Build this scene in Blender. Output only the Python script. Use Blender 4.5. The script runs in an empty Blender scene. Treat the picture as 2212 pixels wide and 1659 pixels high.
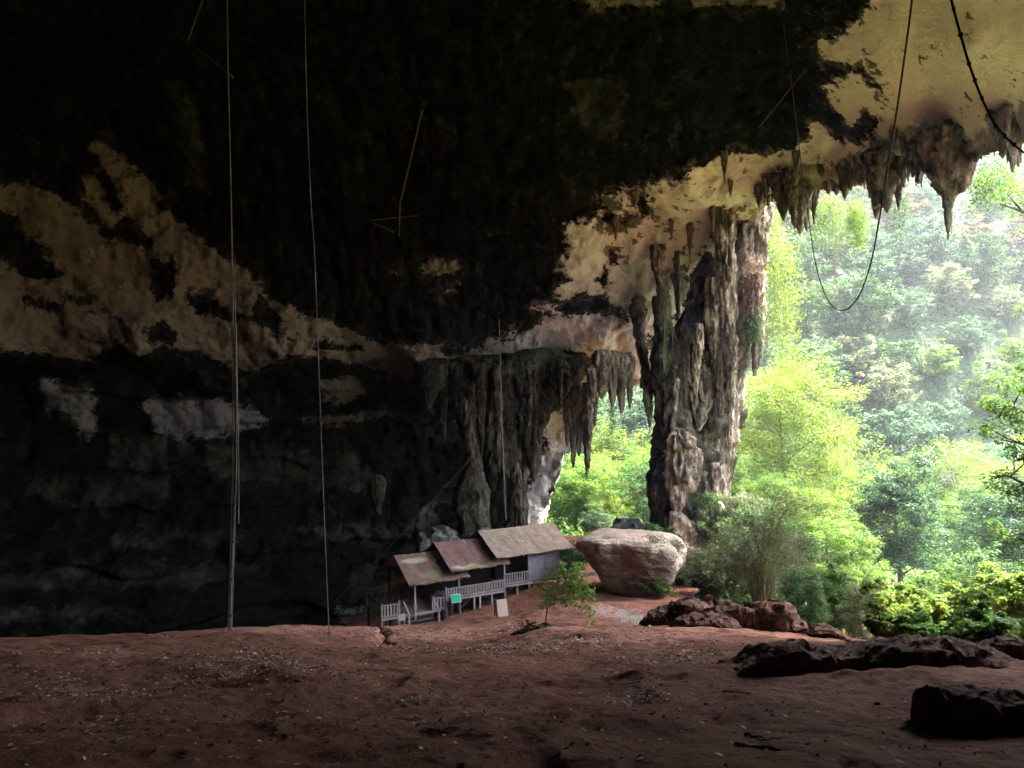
EXPOSURE = 4.4
HAZE = 0.00022
GB = (-640.0, 640.0, -640.0, 640.0)
HZ0, HZ1 = -60.0, 300.0
import bpy, math, random
import numpy as np
from mathutils import Matrix, Vector

random.seed(7)
SC = bpy.context.scene
COL = SC.collection
RAD = math.radians

# ------------------------------------------------------------------ camera and survey helpers
F = 1659.0                      # focal length in survey units (frame 2212 x 1659)
ROLL = RAD(1.3)
CR, SR = math.cos(ROLL), math.sin(ROLL)


def ray(U, V):
    a = (U - 1106.0) / F
    b = (829.5 - V) / F
    return np.array([a * CR + b * SR, 1.0, -a * SR + b * CR])


def at(U, V, Y):
    """world point on the sight line (U, V) at distance Y along the view axis"""
    return ray(U, V) * Y


def uv_of(p):
    """survey coordinates of world points (N,3)"""
    y = np.maximum(p[:, 1], 1e-3)
    x, z = p[:, 0] / y, p[:, 2] / y
    a = x * CR - z * SR
    b = x * SR + z * CR
    return 1106 + a * F, 829.5 - b * F


cam = bpy.data.cameras.new('camera')
cam.sensor_width = 36
cam.lens = 27
cam.clip_start = 0.05
cam.clip_end = 4000
camo = bpy.data.objects.new('camera', cam)
COL.objects.link(camo)
camo.matrix_world = Matrix(((CR, SR, 0, 0), (0, 0, -1, 0), (-SR, CR, 0, 0), (0, 0, 0, 1)))
SC.camera = camo

# ------------------------------------------------------------------ render look and light
SC.view_settings.view_transform = 'Standard'
SC.view_settings.look = 'None'
SC.view_settings.gamma = 1
SC.view_settings.exposure = EXPOSURE
SC.cycles.max_bounces = 7
SC.cycles.diffuse_bounces = 6
SC.cycles.glossy_bounces = 2
SC.cycles.transmission_bounces = 3
SC.cycles.volume_bounces = 0
SC.cycles.transparent_max_bounces = 4
SC.cycles.sample_clamp_indirect = 6
SC.cycles.caustics_reflective = False
SC.cycles.caustics_refractive = False
SC.cycles.use_denoising = True

SUN_EL = RAD(67)
SUN_AZ = math.atan2(0.95, 0.30)
W = bpy.data.worlds.new('World')
SC.world = W
W.use_nodes = True
nt = W.node_tree
nt.nodes.clear()
sky = nt.nodes.new('ShaderNodeTexSky')
sky.sky_type = 'NISHITA'
sky.sun_disc = False
sky.sun_elevation = SUN_EL
sky.sun_rotation = SUN_AZ
sky.air_density = 1.0
sky.dust_density = 4.0
sky.ozone_density = 1.0
bg = nt.nodes.new('ShaderNodeBackground')
bg.inputs['Strength'].default_value = 0.15
wo = nt.nodes.new('ShaderNodeOutputWorld')
nt.links.new(sky.outputs[0], bg.inputs[0])
nt.links.new(bg.outputs[0], wo.inputs[0])
sl = bpy.data.lights.new('sun', 'SUN')
sl.energy = 3.6
sl.angle = RAD(1.5)
sl.color = (1.0, 0.95, 0.86)
so = bpy.data.objects.new('sun', sl)
COL.objects.link(so)
sdir = Vector((math.sin(SUN_AZ) * math.cos(SUN_EL), math.cos(SUN_AZ) * math.cos(SUN_EL), math.sin(SUN_EL)))
so.rotation_euler = sdir.to_track_quat('Z', 'Y').to_euler()
so.location = (60, 80, 120)


# ------------------------------------------------------------------ noise in numpy
def _hash(ix, iy, iz, seed):
    h = (ix.astype(np.int64) * 374761393 + iy.astype(np.int64) * 668265263 + iz.astype(np.int64) * 2147483647 + seed * 974711) & 0xFFFFFFFF
    h = ((h ^ (h >> 13)) * 1274126177) & 0xFFFFFFFF
    h = ((h ^ (h >> 16)) * 2246822519) & 0xFFFFFFFF
    h = h ^ (h >> 15)
    return (h & 0xFFFFFF) / float(0xFFFFFF)


def vnoise(p, seed=0):
    p = np.asarray(p, float)
    i = np.floor(p)
    f = p - i
    f = f * f * f * (f * (f * 6 - 15) + 10)
    ix, iy, iz = i[:, 0], i[:, 1], i[:, 2]
    fx, fy, fz = f[:, 0], f[:, 1], f[:, 2]

    def h(a, b, c):
        return _hash(ix + a, iy + b, iz + c, seed)
    x00 = h(0, 0, 0) * (1 - fx) + h(1, 0, 0) * fx
    x10 = h(0, 1, 0) * (1 - fx) + h(1, 1, 0) * fx
    x01 = h(0, 0, 1) * (1 - fx) + h(1, 0, 1) * fx
    x11 = h(0, 1, 1) * (1 - fx) + h(1, 1, 1) * fx
    y0 = x00 * (1 - fy) + x10 * fy
    y1 = x01 * (1 - fy) + x11 * fy
    return (y0 * (1 - fz) + y1 * fz) * 2 - 1


def fbm(p, octv=4, seed=0, gain=0.5):
    out = np.zeros(len(p))
    a, s, tot = 1.0, 1.0, 0.0
    for k in range(octv):
        out += a * vnoise(np.asarray(p) * s + 17.3 * k, seed + k)
        tot += a
        a *= gain
        s *= 2.03
    return out / tot


def ridged(p, octv=4, seed=0):
    out = np.zeros(len(p))
    a, s, tot = 1.0, 1.0, 0.0
    for k in range(octv):
        out += a * (1 - np.abs(vnoise(np.asarray(p) * s + 9.1 * k, seed + k)) * 2)
        tot += a
        a *= 0.5
        s *= 2.1
    return out / tot


def rbf_fit(P, val):
    D = np.linalg.norm(P[:, None, :] - P[None, :, :], axis=2)
    n = len(P)
    A = np.zeros((n + P.shape[1] + 1,) * 2)
    A[:n, :n] = D
    A[:n, n] = 1
    A[n, :n] = 1
    A[:n, n + 1:] = P
    A[n + 1:, :n] = P.T
    b = np.zeros(len(A))
    b[:n] = val
    return np.linalg.lstsq(A, b, rcond=None)[0]


def rbf_eval(P, w, X):
    n = len(P)
    out = np.empty(len(X))
    for s in range(0, len(X), 40000):
        x = X[s:s + 40000]
        D = np.sqrt(((x[:, None, :] - P[None, :, :]) ** 2).sum(2))
        out[s:s + 40000] = D @ w[:n] + w[n] + x @ w[n + 1:]
    return out


# ------------------------------------------------------------------ object helpers
def tag(o, label=None, cat=None, group=None, kind=None):
    if label:
        o['label'] = label
    if cat:
        o['category'] = cat
    if group:
        o['group'] = group
    if kind:
        o['kind'] = kind
    return o


def empty(name, loc=(0, 0, 0), rz=0.0):
    o = bpy.data.objects.new(name, None)
    COL.objects.link(o)
    o.location = loc
    o.rotation_euler = (0, 0, rz)
    o.empty_display_size = 0.2
    return o


def mesh_np(name, v, f, mat=None, smooth=True, attrs=None, mats=None, mi=None):
    """v (N,3), f (M,k) array of equal-size faces or list of tuples"""
    me = bpy.data.meshes.new(name)
    v = np.asarray(v, np.float32)
    if isinstance(f, np.ndarray):
        k = f.shape[1]
        me.vertices.add(len(v))
        me.vertices.foreach_set('co', v.ravel())
        me.loops.add(f.size)
        me.loops.foreach_set('vertex_index', f.astype(np.int32).ravel())
        me.polygons.add(len(f))
        me.polygons.foreach_set('loop_start', np.arange(0, f.size, k, dtype=np.int32))
        me.update(calc_edges=True)
    else:
        me.from_pydata([tuple(map(float, q)) for q in v], [], [tuple(int(i) for i in q) for q in f])
        me.update()
    if smooth:
        me.polygons.foreach_set('use_smooth', np.ones(len(me.polygons), dtype=bool))
    for n_, a_ in (attrs or {}).items():
        at_ = me.attributes.new(n_, 'FLOAT', 'POINT')
        at_.data.foreach_set('value', np.asarray(a_, np.float32))
    for m_ in (mats or ([mat] if mat else [])):
        me.materials.append(m_)
    if mi is not None:
        me.polygons.foreach_set('material_index', np.asarray(mi, np.int32))
    return me


def obj(name, me, parent=None, loc=None):
    o = bpy.data.objects.new(name, me)
    COL.objects.link(o)
    if parent is not None:
        o.parent = parent
    if loc is not None:
        o.location = loc
    return o


class MB:
    """collects boxes, bars and tubes and links them as one mesh object"""

    def __init__(self):
        self.v, self.f = [], []

    def add(self, v, f):
        n = len(self.v)
        self.v += [tuple(map(float, q)) for q in v]
        self.f += [tuple(int(i) + n for i in q) for q in f]
        return self

    def box(self, c, s, bev=0.0):
        x, y, z = [q / 2 for q in s]
        v = [(c[0] + i * x, c[1] + j * y, c[2] + k * z) for i in (-1, 1) for j in (-1, 1) for k in (-1, 1)]
        f = [(0, 1, 3, 2), (4, 6, 7, 5), (0, 4, 5, 1), (2, 3, 7, 6), (0, 2, 6, 4), (1, 5, 7, 3)]
        return self.add(v, f)

    def bar(self, a, b, w, h=None):
        """rectangular bar from a to b"""
        a, b = Vector(a), Vector(b)
        h = h or w
        d = (b - a).normalized()
        up = Vector((0, 0, 1)) if abs(d.z) < 0.95 else Vector((0, 1, 0))
        s = d.cross(up).normalized() * w / 2
        u = s.cross(d).normalized() * h / 2
        v = [p + i * s + j * u for p in (a, b) for i, j in ((-1, -1), (1, -1), (1, 1), (-1, 1))]
        f = [(3, 2, 1, 0), (4, 5, 6, 7), (0, 1, 5, 4), (1, 2, 6, 5), (2, 3, 7, 6), (3, 0, 4, 7)]
        return self.add(v, f)

    def tube(self, pts, rad, n=8):
        v, f = tube(pts, rad, n)
        return self.add(v, f)

    def build(self, name, mat, parent=None, smooth=False, attrs=None):
        return obj(name, mesh_np(name, np.array(self.v), self.f, mat, smooth, attrs), parent)


def tube(pts, rad, n=8, cap=True):
    pts = np.asarray(pts, float)
    m = len(pts)
    rad = np.broadcast_to(np.asarray(rad, float), (m,))
    d = np.gradient(pts, axis=0)
    d /= np.linalg.norm(d, axis=1)[:, None] + 1e-9
    ref = np.where(np.abs(d[:, 2:3]) > 0.9, np.array([[0, 1.0, 0]]), np.array([[0, 0, 1.0]]))
    if np.abs(d[:, 2]).mean() > 0.6:
        ref = np.tile(np.array([[0, 1.0, 0]]), (m, 1))
    s = np.cross(d, ref)
    s /= np.linalg.norm(s, axis=1)[:, None] + 1e-9
    u = np.cross(s, d)
    th = np.linspace(0, 2 * math.pi, n, endpoint=False)
    ring = pts[:, None, :] + rad[:, None, None] * (np.cos(th)[None, :, None] * s[:, None, :] + np.sin(th)[None, :, None] * u[:, None, :])
    v = ring.reshape(-1, 3)
    f = []
    for i in range(m - 1):
        for j in range(n):
            k = (j + 1) % n
            f.append((i * n + j, i * n + k, (i + 1) * n + k, (i + 1) * n + j))
    if cap:
        f.append(tuple(range(n))[::-1])
        f.append(tuple(range((m - 1) * n, m * n)))
    return v, f


def spline(pts, n):
    """Catmull-Rom through pts"""
    p = np.asarray(pts, float)
    p = np.vstack([2 * p[0] - p[1], p, 2 * p[-1] - p[-2]])
    out = []
    segs = len(p) - 3
    for t in np.linspace(0, segs - 1e-6, n):
        i = int(t)
        u = t - i
        a, b, c, d = p[i:i + 4]
        out.append(0.5 * ((2 * b) + (c - a) * u + (2 * a - 5 * b + 4 * c - d) * u * u + (3 * b - a - 3 * c + d) * u ** 3))
    return np.array(out)


# ------------------------------------------------------------------ materials
class NB:
    """small node-graph builder"""

    def __init__(self, name):
        self.m = bpy.data.materials.new(name)
        self.m.use_nodes = True
        self.t = self.m.node_tree
        self.t.nodes.clear()
        self.out = self.t.nodes.new('ShaderNodeOutputMaterial')

    def n(self, typ, **kw):
        nd = self.t.nodes.new(typ)
        for k, v in kw.items():
            if k.startswith('i_'):
                nd.inputs[k[2:].replace('_', ' ')].default_value = v
            elif k.startswith('x'):
                nd.inputs[int(k[1:])].default_value = v
            else:
                setattr(nd, k, v)
        return nd

    def l(self, a, b):
        self.t.links.new(a, b)

    def val(self, s, sock):
        if isinstance(s, (int, float)):
            sock.default_value = s
        elif isinstance(s, tuple):
            sock.default_value = s if len(s) == 4 or sock.type == 'VECTOR' else (*s, 1)
        else:
            self.l(s, sock)

    def math(self, op, a, b=0.0, c=0.0, clamp=False):
        nd = self.n('ShaderNodeMath', operation=op, use_clamp=clamp)
        self.val(a, nd.inputs[0])
        self.val(b, nd.inputs[1])
        self.val(c, nd.inputs[2])
        return nd.outputs[0]

    def mix(self, f, a, b, blend='MIX'):
        nd = self.n('ShaderNodeMix', data_type='RGBA', blend_type=blend)
        self.val(f, nd.inputs[0])
        self.val(a, nd.inputs[6])
        self.val(b, nd.inputs[7])
        return nd.outputs[2]

    def ramp(self, f, stops, interp='LINEAR'):
        nd = self.n('ShaderNodeValToRGB')
        nd.color_ramp.interpolation = interp
        e = nd.color_ramp.elements
        while len(e) < len(stops):
            e.new(0.5)
        for q, (p, c) in zip(e, stops):
            q.position = p
            q.color = (*c, 1) if len(c) == 3 else c
        self.val(f, nd.inputs[0])
        return nd.outputs[0]

    def step(self, x, lo, hi):
        nd = self.n('ShaderNodeMapRange', interpolation_type='SMOOTHSTEP')
        self.val(x, nd.inputs[0])
        nd.inputs[1].default_value = lo
        nd.inputs[2].default_value = hi
        return nd.outputs[0]

    def coord(self, scale=(1, 1, 1), kind='Object'):
        tc = self.n('ShaderNodeTexCoord')
        mp = self.n('ShaderNodeMapping')
        mp.inputs['Scale'].default_value = scale
        self.l(tc.outputs[kind], mp.inputs[0])
        return mp.outputs[0]

    def noise(self, vec, scale, detail=5, rough=0.55, dist=0.0):
        nd = self.n('ShaderNodeTexNoise')
        nd.inputs['Scale'].default_value = scale
        nd.inputs['Detail'].default_value = detail
        nd.inputs['Roughness'].default_value = rough
        nd.inputs['Distortion'].default_value = dist
        self.l(vec, nd.inputs['Vector'])
        return nd.outputs['Fac']

    def voro(self, vec, scale, feature='F1'):
        nd = self.n('ShaderNodeTexVoronoi', feature=feature)
        nd.inputs['Scale'].default_value = scale
        self.l(vec, nd.inputs['Vector'])
        return nd.outputs['Distance']

    def attr(self, name):
        return self.n('ShaderNodeAttribute', attribute_name=name).outputs['Fac']

    def bump(self, h, strength=0.5, dist=0.1, prev=None):
        nd = self.n('ShaderNodeBump')
        nd.inputs['Strength'].default_value = strength
        nd.inputs['Distance'].default_value = dist
        self.l(h, nd.inputs['Height'])
        if prev is not None:
            self.l(prev, nd.inputs['Normal'])
        return nd.outputs[0]

    def surf(self, col, rough=0.9, normal=None, spec=0.2):
        b = self.n('ShaderNodeBsdfPrincipled')
        self.val(col, b.inputs['Base Color'])
        self.val(rough, b.inputs['Roughness'])
        b.inputs['Specular IOR Level'].default_value = spec
        if normal is not None:
            self.l(normal, b.inputs['Normal'])
        self.l(b.outputs[0], self.out.inputs[0])
        return self.m


def mat_cave():
    b = NB('cave_rock')
    p = b.coord()
    n1 = b.noise(p, 0.33, 8, 0.68)
    n2 = b.noise(p, 0.11, 4, 0.6)
    n3 = b.noise(p, 1.3, 6, 0.7)
    jit = b.math('ADD', b.math('MULTIPLY', b.math('SUBTRACT', n1, 0.5), 66), b.math('MULTIPLY', b.math('SUBTRACT', n3, 0.5), 34))
    tan = b.step(b.math('ADD', b.attr('tan'), jit), -1.2, 1.2)
    pale = b.math('MULTIPLY', b.step(b.math('ADD', b.attr('pale'), b.math('MULTIPLY', jit, 1.5)), -8, 5), b.step(n3, 0.26, 0.42))
    olive = b.step(b.math('ADD', b.attr('olive'), b.math('MULTIPLY', jit, 1.3)), -9, 9)
    brown = b.step(b.math('ADD', b.attr('brown'), b.math('MULTIPLY', jit, 1.9)), -5, 5)
    # stained black rock with dim green and rust streaks
    pv = b.coord((0.5, 0.5, 0.07))
    st = b.noise(pv, 1.2, 5, 0.6)
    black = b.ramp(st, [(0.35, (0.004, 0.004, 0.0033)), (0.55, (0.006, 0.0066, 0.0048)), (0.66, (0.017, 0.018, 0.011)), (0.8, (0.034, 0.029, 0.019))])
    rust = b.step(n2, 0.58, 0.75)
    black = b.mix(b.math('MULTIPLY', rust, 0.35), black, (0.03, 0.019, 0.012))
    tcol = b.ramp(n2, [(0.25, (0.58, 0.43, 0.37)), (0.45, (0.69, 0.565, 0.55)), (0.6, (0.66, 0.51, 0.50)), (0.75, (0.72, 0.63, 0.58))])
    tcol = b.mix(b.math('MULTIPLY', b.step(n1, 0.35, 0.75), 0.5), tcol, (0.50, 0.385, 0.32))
    tcol = b.mix(b.math('MULTIPLY', b.step(b.attr('painted_dim'), 0.0, 1.0), 0.86), tcol, b.mix(n1, (0.082, 0.064, 0.036), (0.135, 0.11, 0.064)))  # darker tan away from the mouth: light falloff painted into the rock colour
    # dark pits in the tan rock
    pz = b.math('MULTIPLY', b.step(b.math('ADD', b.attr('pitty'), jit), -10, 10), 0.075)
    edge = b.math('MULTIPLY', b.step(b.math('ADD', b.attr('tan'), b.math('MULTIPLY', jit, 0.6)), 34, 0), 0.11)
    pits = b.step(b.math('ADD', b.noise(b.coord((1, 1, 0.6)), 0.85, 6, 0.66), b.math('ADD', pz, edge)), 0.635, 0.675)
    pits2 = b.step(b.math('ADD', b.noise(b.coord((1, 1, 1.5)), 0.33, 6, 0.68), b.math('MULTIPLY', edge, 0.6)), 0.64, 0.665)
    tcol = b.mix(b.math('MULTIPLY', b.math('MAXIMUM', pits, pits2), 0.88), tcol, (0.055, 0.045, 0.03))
    sp = b.step(b.noise(b.coord((1, 1, 0.45)), 1.9, 3, 0.6), 0.63, 0.72)
    bcol = b.ramp(b.noise(b.coord((1, 1, 0.3)), 0.9, 6, 0.65), [(0.3, (0.07, 0.05, 0.03)), (0.5, (0.17, 0.125, 0.075)), (0.68, (0.36, 0.29, 0.18)), (0.8, (0.42, 0.38, 0.22))])
    bcol = b.mix(b.math('MULTIPLY', sp, 0.7), bcol, (0.05, 0.04, 0.028))
    ocol = b.ramp(n1, [(0.3, (0.007, 0.008, 0.005)), (0.5, (0.022, 0.023, 0.014)), (0.66, (0.055, 0.053, 0.034))])
    dim_fac = b.step(b.attr('painted_dim'), 0.0, 1.0)
    pcol = b.ramp(n1, [(0.3, (0.46, 0.41, 0.35)), (0.6, (0.62, 0.585, 0.53)), (0.8, (0.72, 0.68, 0.62))])
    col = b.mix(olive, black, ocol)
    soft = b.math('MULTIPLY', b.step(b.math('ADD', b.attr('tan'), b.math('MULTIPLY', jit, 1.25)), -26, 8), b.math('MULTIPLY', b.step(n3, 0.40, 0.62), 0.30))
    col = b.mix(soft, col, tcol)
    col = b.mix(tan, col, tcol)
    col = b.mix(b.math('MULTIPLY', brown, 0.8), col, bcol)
    col = b.mix(pale, col, b.mix(b.math('MULTIPLY', dim_fac, 0.8), pcol, (0.040, 0.036, 0.030)))  # pale patches are darkened by the same painted falloff
    h = b.math('ADD', b.math('MULTIPLY', n1, 0.8), b.math('MULTIPLY', n3, 0.35))
    h = b.math('ADD', h, b.math('MULTIPLY', b.noise(p, 5.0, 4, 0.65), 0.1))
    h = b.math('SUBTRACT', h, b.math('MULTIPLY', tan, 0.35))
    nm = b.bump(h, 0.9, 0.9)
    return b.surf(col, 0.95, nm, 0.03)


def mat_drip(name, base, light, dark, moss=0.25):
    """dripstone: vertical streaks of bare pale and weathered dark rock"""
    b = NB(name)
    p = b.coord()
    pv = b.coord((1, 1, 0.30))
    s = b.noise(pv, 0.85, 8, 0.72, 0.4)
    s2 = b.noise(pv, 2.6, 5, 0.65, 0.6)
    q = b.math('ADD', b.math('MULTIPLY', s, 0.68), b.math('MULTIPLY', s2, 0.32))
    col = b.ramp(q, [(0.38, dark), (0.46, base), (0.54, tuple(0.5 * (x + y) for x, y in zip(base, light))), (0.62, light)])
    bl = b.step(b.noise(b.coord((0.8, 0.8, 0.35)), 0.5, 5, 0.65), 0.5, 0.6)
    col = b.mix(b.math('MULTIPLY', bl, 0.75), col, tuple(0.35 * c for c in base))
    mo = b.step(b.noise(p, 0.9, 5, 0.7), 0.58, 0.7)
    col = b.mix(b.math('MULTIPLY', mo, moss), col, (0.075, 0.09, 0.028))
    h = b.math('ADD', b.math('MULTIPLY', s, 0.7), b.math('MULTIPLY', s2, 0.5))
    h = b.math('ADD', h, b.math('MULTIPLY', b.noise(p, 2.4, 6, 0.75), 0.55))
    col = b.mix(b.math('MULTIPLY', b.step(b.noise(p, 1.7, 6, 0.72), 0.56, 0.62), 0.6), col, tuple(0.4 * c for c in base))
    return b.surf(col, 0.95, b.bump(h, 1.0, 0.8), 0.06)


def mat_rock(name, c0, c1, c2, scale=1.0, band=0.0, bump=0.2):
    b = NB(name)
    p = b.coord()
    a = b.noise(p, 1.1 * scale, 8, 0.68)
    d = b.noise(p, 5.0 * scale, 6, 0.7)
    q = b.math('ADD', b.math('MULTIPLY', a, 0.65), b.math('MULTIPLY', d, 0.35))
    col = b.ramp(q, [(0.36, c0), (0.52, c1), (0.68, c2)])
    h = b.math('ADD', a, b.math('MULTIPLY', d, 0.55))
    if band:
        w = b.noise(b.coord((0.25, 0.25, 3.2)), 2.0, 5, 0.6)
        h = b.math('ADD', h, b.math('MULTIPLY', w, band))
        col = b.mix(b.math('MULTIPLY', b.step(w, 0.5, 0.62), 0.45), col, tuple(0.45 * c for c in c1))
    pit = b.voro(p, 7 * scale)
    h = b.math('ADD', h, b.math('MULTIPLY', pit, 0.3))
    return b.surf(col, 0.95, b.bump(h, 0.9, bump), 0.15)


def mat_ground():
    b = NB('red_earth')
    p = b.coord()
    a = b.noise(p, 0.18, 6, 0.6)
    c = b.noise(p, 1.6, 8, 0.7)
    d = b.noise(p, 9.0, 5, 0.7)
    e = b.noise(p, 40.0, 4, 0.7)
    q = b.math('ADD', b.math('MULTIPLY', a, 0.5), b.math('MULTIPLY', c, 0.5))
    col = b.ramp(q, [(0.32, (0.085, 0.034, 0.021)), (0.48, (0.165, 0.068, 0.042)), (0.58, (0.23, 0.10, 0.065)), (0.7, (0.33, 0.165, 0.112))])
    col = b.mix(b.math('MULTIPLY', b.step(d, 0.5, 0.72), 0.5), col, (0.075, 0.036, 0.026))
    col = b.mix(b.math('MULTIPLY', b.step(e, 0.56, 0.7), 0.45), col, (0.27, 0.15, 0.10))
    col = b.mix(b.math('MULTIPLY', b.step(b.voro(p, 14.0), 0.16, 0.08), 0.35), col, (0.05, 0.028, 0.02))
    damp = b.step(b.noise(b.coord((1, 0.55, 1)), 0.55, 5, 0.62), 0.57, 0.66)
    col = b.mix(b.math('MULTIPLY', damp, 0.6), col, (0.06, 0.028, 0.02))
    pal = b.step(b.math('ADD', b.attr('pale'), b.math('MULTIPLY', b.math('SUBTRACT', c, 0.5), 1.6)), 0.35, 0.75)
    col = b.mix(pal, col, b.ramp(c, [(0.3, (0.25, 0.105, 0.065)), (0.6, (0.35, 0.17, 0.115)), (0.8, (0.46, 0.29, 0.2))]))
    grey = b.step(b.math('ADD', b.attr('grey'), b.math('MULTIPLY', b.math('SUBTRACT', c, 0.5), 1.2)), 0.4, 0.7)
    col = b.mix(grey, col, b.ramp(d, [(0.3, (0.16, 0.125, 0.1)), (0.7, (0.30, 0.25, 0.2))]))
    gr = b.step(b.math('ADD', b.attr('green'), b.math('MULTIPLY', b.math('SUBTRACT', c, 0.5), 1.0)), 0.4, 0.7)
    col = b.mix(gr, col, b.ramp(d, [(0.3, (0.03, 0.05, 0.012)), (0.7, (0.09, 0.13, 0.035))]))
    h = b.math('ADD', b.math('MULTIPLY', c, 0.6), b.math('MULTIPLY', d, 0.3))
    h = b.math('ADD', h, b.math('MULTIPLY', e, 0.1))
    h = b.math('ADD', h, b.math('MULTIPLY', b.voro(p, 3.2), 0.18))
    return b.surf(col, 0.95, b.bump(h, 0.85, 0.22), 0.12)


def mat_leaf(name, stops, trans=0.45, rough=0.5, tcol=None):
    b = NB(name)
    t = b.attr('tint')
    oi = b.n('ShaderNodeObjectInfo')
    tt = b.math('ADD', t, b.math('MULTIPLY', b.math('SUBTRACT', oi.outputs['Random'], 0.5), 0.25), clamp=True)
    col = b.ramp(tt, stops)
    pr = b.n('ShaderNodeBsdfPrincipled')
    b.l(col, pr.inputs['Base Color'])
    pr.inputs['Roughness'].default_value = rough
    pr.inputs['Specular IOR Level'].default_value = 0.1
    tr = b.n('ShaderNodeBsdfTranslucent')
    b.l(b.mix(1.0, col, tcol or (1.3, 1.4, 0.95), 'MULTIPLY'), tr.inputs[0])
    mx = b.n('ShaderNodeMixShader')
    mx.inputs[0].default_value = trans
    b.l(pr.outputs[0], mx.inputs[1])
    b.l(tr.outputs[0], mx.inputs[2])
    b.l(mx.outputs[0], b.out.inputs[0])
    return b.m


def mat_bark(name, c0, c1, scale=3.0):
    b = NB(name)
    n = b.noise(b.coord((1, 1, 0.25)), scale, 6, 0.65)
    col = b.ramp(n, [(0.35, c0), (0.65, c1)])
    return b.surf(col, 0.9, b.bump(n, 0.7, 0.05), 0.15)


def mat_wood(name, c0, c1, scale=(8, 1.2, 8), lichen=0.0):
    b = NB(name)
    n = b.noise(b.coord(scale), 2.0, 6, 0.6)
    m = b.noise(b.coord(), 0.9, 4, 0.6)
    col = b.ramp(n, [(0.32, c0), (0.68, c1)])
    col = b.mix(b.math('MULTIPLY', b.step(m, 0.48, 0.66), 0.5), col, tuple(0.45 * c for c in c0))
    return b.surf(col, 0.85, b.bump(n, 0.4, 0.02), 0.2)


def mat_roof(name, c0, c1, moss_at=None, pale_at=None):
    """weathered shingle roof; object coordinates run along the roof and down its slope"""
    b = NB(name)
    p = b.coord()
    n = b.noise(p, 1.3, 6, 0.65)
    f = b.noise(p, 9, 4, 0.7)
    w = b.n('ShaderNodeTexBrick')
    w.offset = 0.5
    w.inputs['Scale'].default_value = 4.0
    w.inputs['Mortar Size'].default_value = 0.03
    w.inputs['Mortar Smooth'].default_value = 0.4
    w.inputs['Brick Width'].default_value = 0.55
    w.inputs['Row Height'].default_value = 0.7
    w.inputs['Color1'].default_value = (0.8, 0.8, 0.8, 1)
    w.inputs['Color2'].default_value = (1.15, 1.15, 1.15, 1)
    w.inputs['Mortar'].default_value = (0.3, 0.3, 0.3, 1)
    b.l(p, w.inputs['Vector'])
    col = b.ramp(b.math('ADD', b.math('MULTIPLY', n, 0.6), b.math('MULTIPLY', f, 0.4)), [(0.36, c0), (0.64, c1)])
    col = b.mix(0.85, col, b.mix(1.0, col, w.outputs['Color'], 'MULTIPLY'))
    stain = b.step(b.noise(b.coord((1.6, 0.25, 1)), 1.1, 5, 0.65), 0.5, 0.64)
    col = b.mix(b.math('MULTIPLY', stain, 0.45), col, tuple(0.4 * q for q in c0))
    for where, c in ((moss_at, (0.16, 0.19, 0.07)), (pale_at, (0.34, 0.30, 0.20))):
        for (x, y, rx, ry) in where or []:
            tc = b.n('ShaderNodeTexCoord')
            mp = b.n('ShaderNodeMapping', vector_type='TEXTURE')
            mp.inputs['Location'].default_value = (x, y, 0)
            mp.inputs['Scale'].default_value = (rx, ry, 1000)
            b.l(tc.outputs['Object'], mp.inputs[0])
            ln = b.n('ShaderNodeVectorMath', operation='LENGTH')
            b.l(mp.outputs[0], ln.inputs[0])
            k = b.math('ADD', ln.outputs['Value'], b.math('MULTIPLY', b.math('SUBTRACT', f, 0.5), 1.6))
            col = b.mix(b.math('MULTIPLY', b.step(k, 1.0, 0.45), 0.75), col, c)
    h = b.math('ADD', b.math('MULTIPLY', w.outputs['Fac'], -0.6), b.math('MULTIPLY', f, 0.5))
    return b.surf(col, 0.85, b.bump(h, 0.6, 0.05), 0.2)


def mat_plain(name, c, rough=0.6, var=0.25, scale=4.0):
    b = NB(name)
    n = b.noise(b.coord(), scale, 5, 0.65)
    col = b.mix(b.math('MULTIPLY', n, var * 2), c, tuple(0.5 * q for q in c))
    return b.surf(col, rough, b.bump(n, 0.2, 0.02), 0.3)


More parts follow.
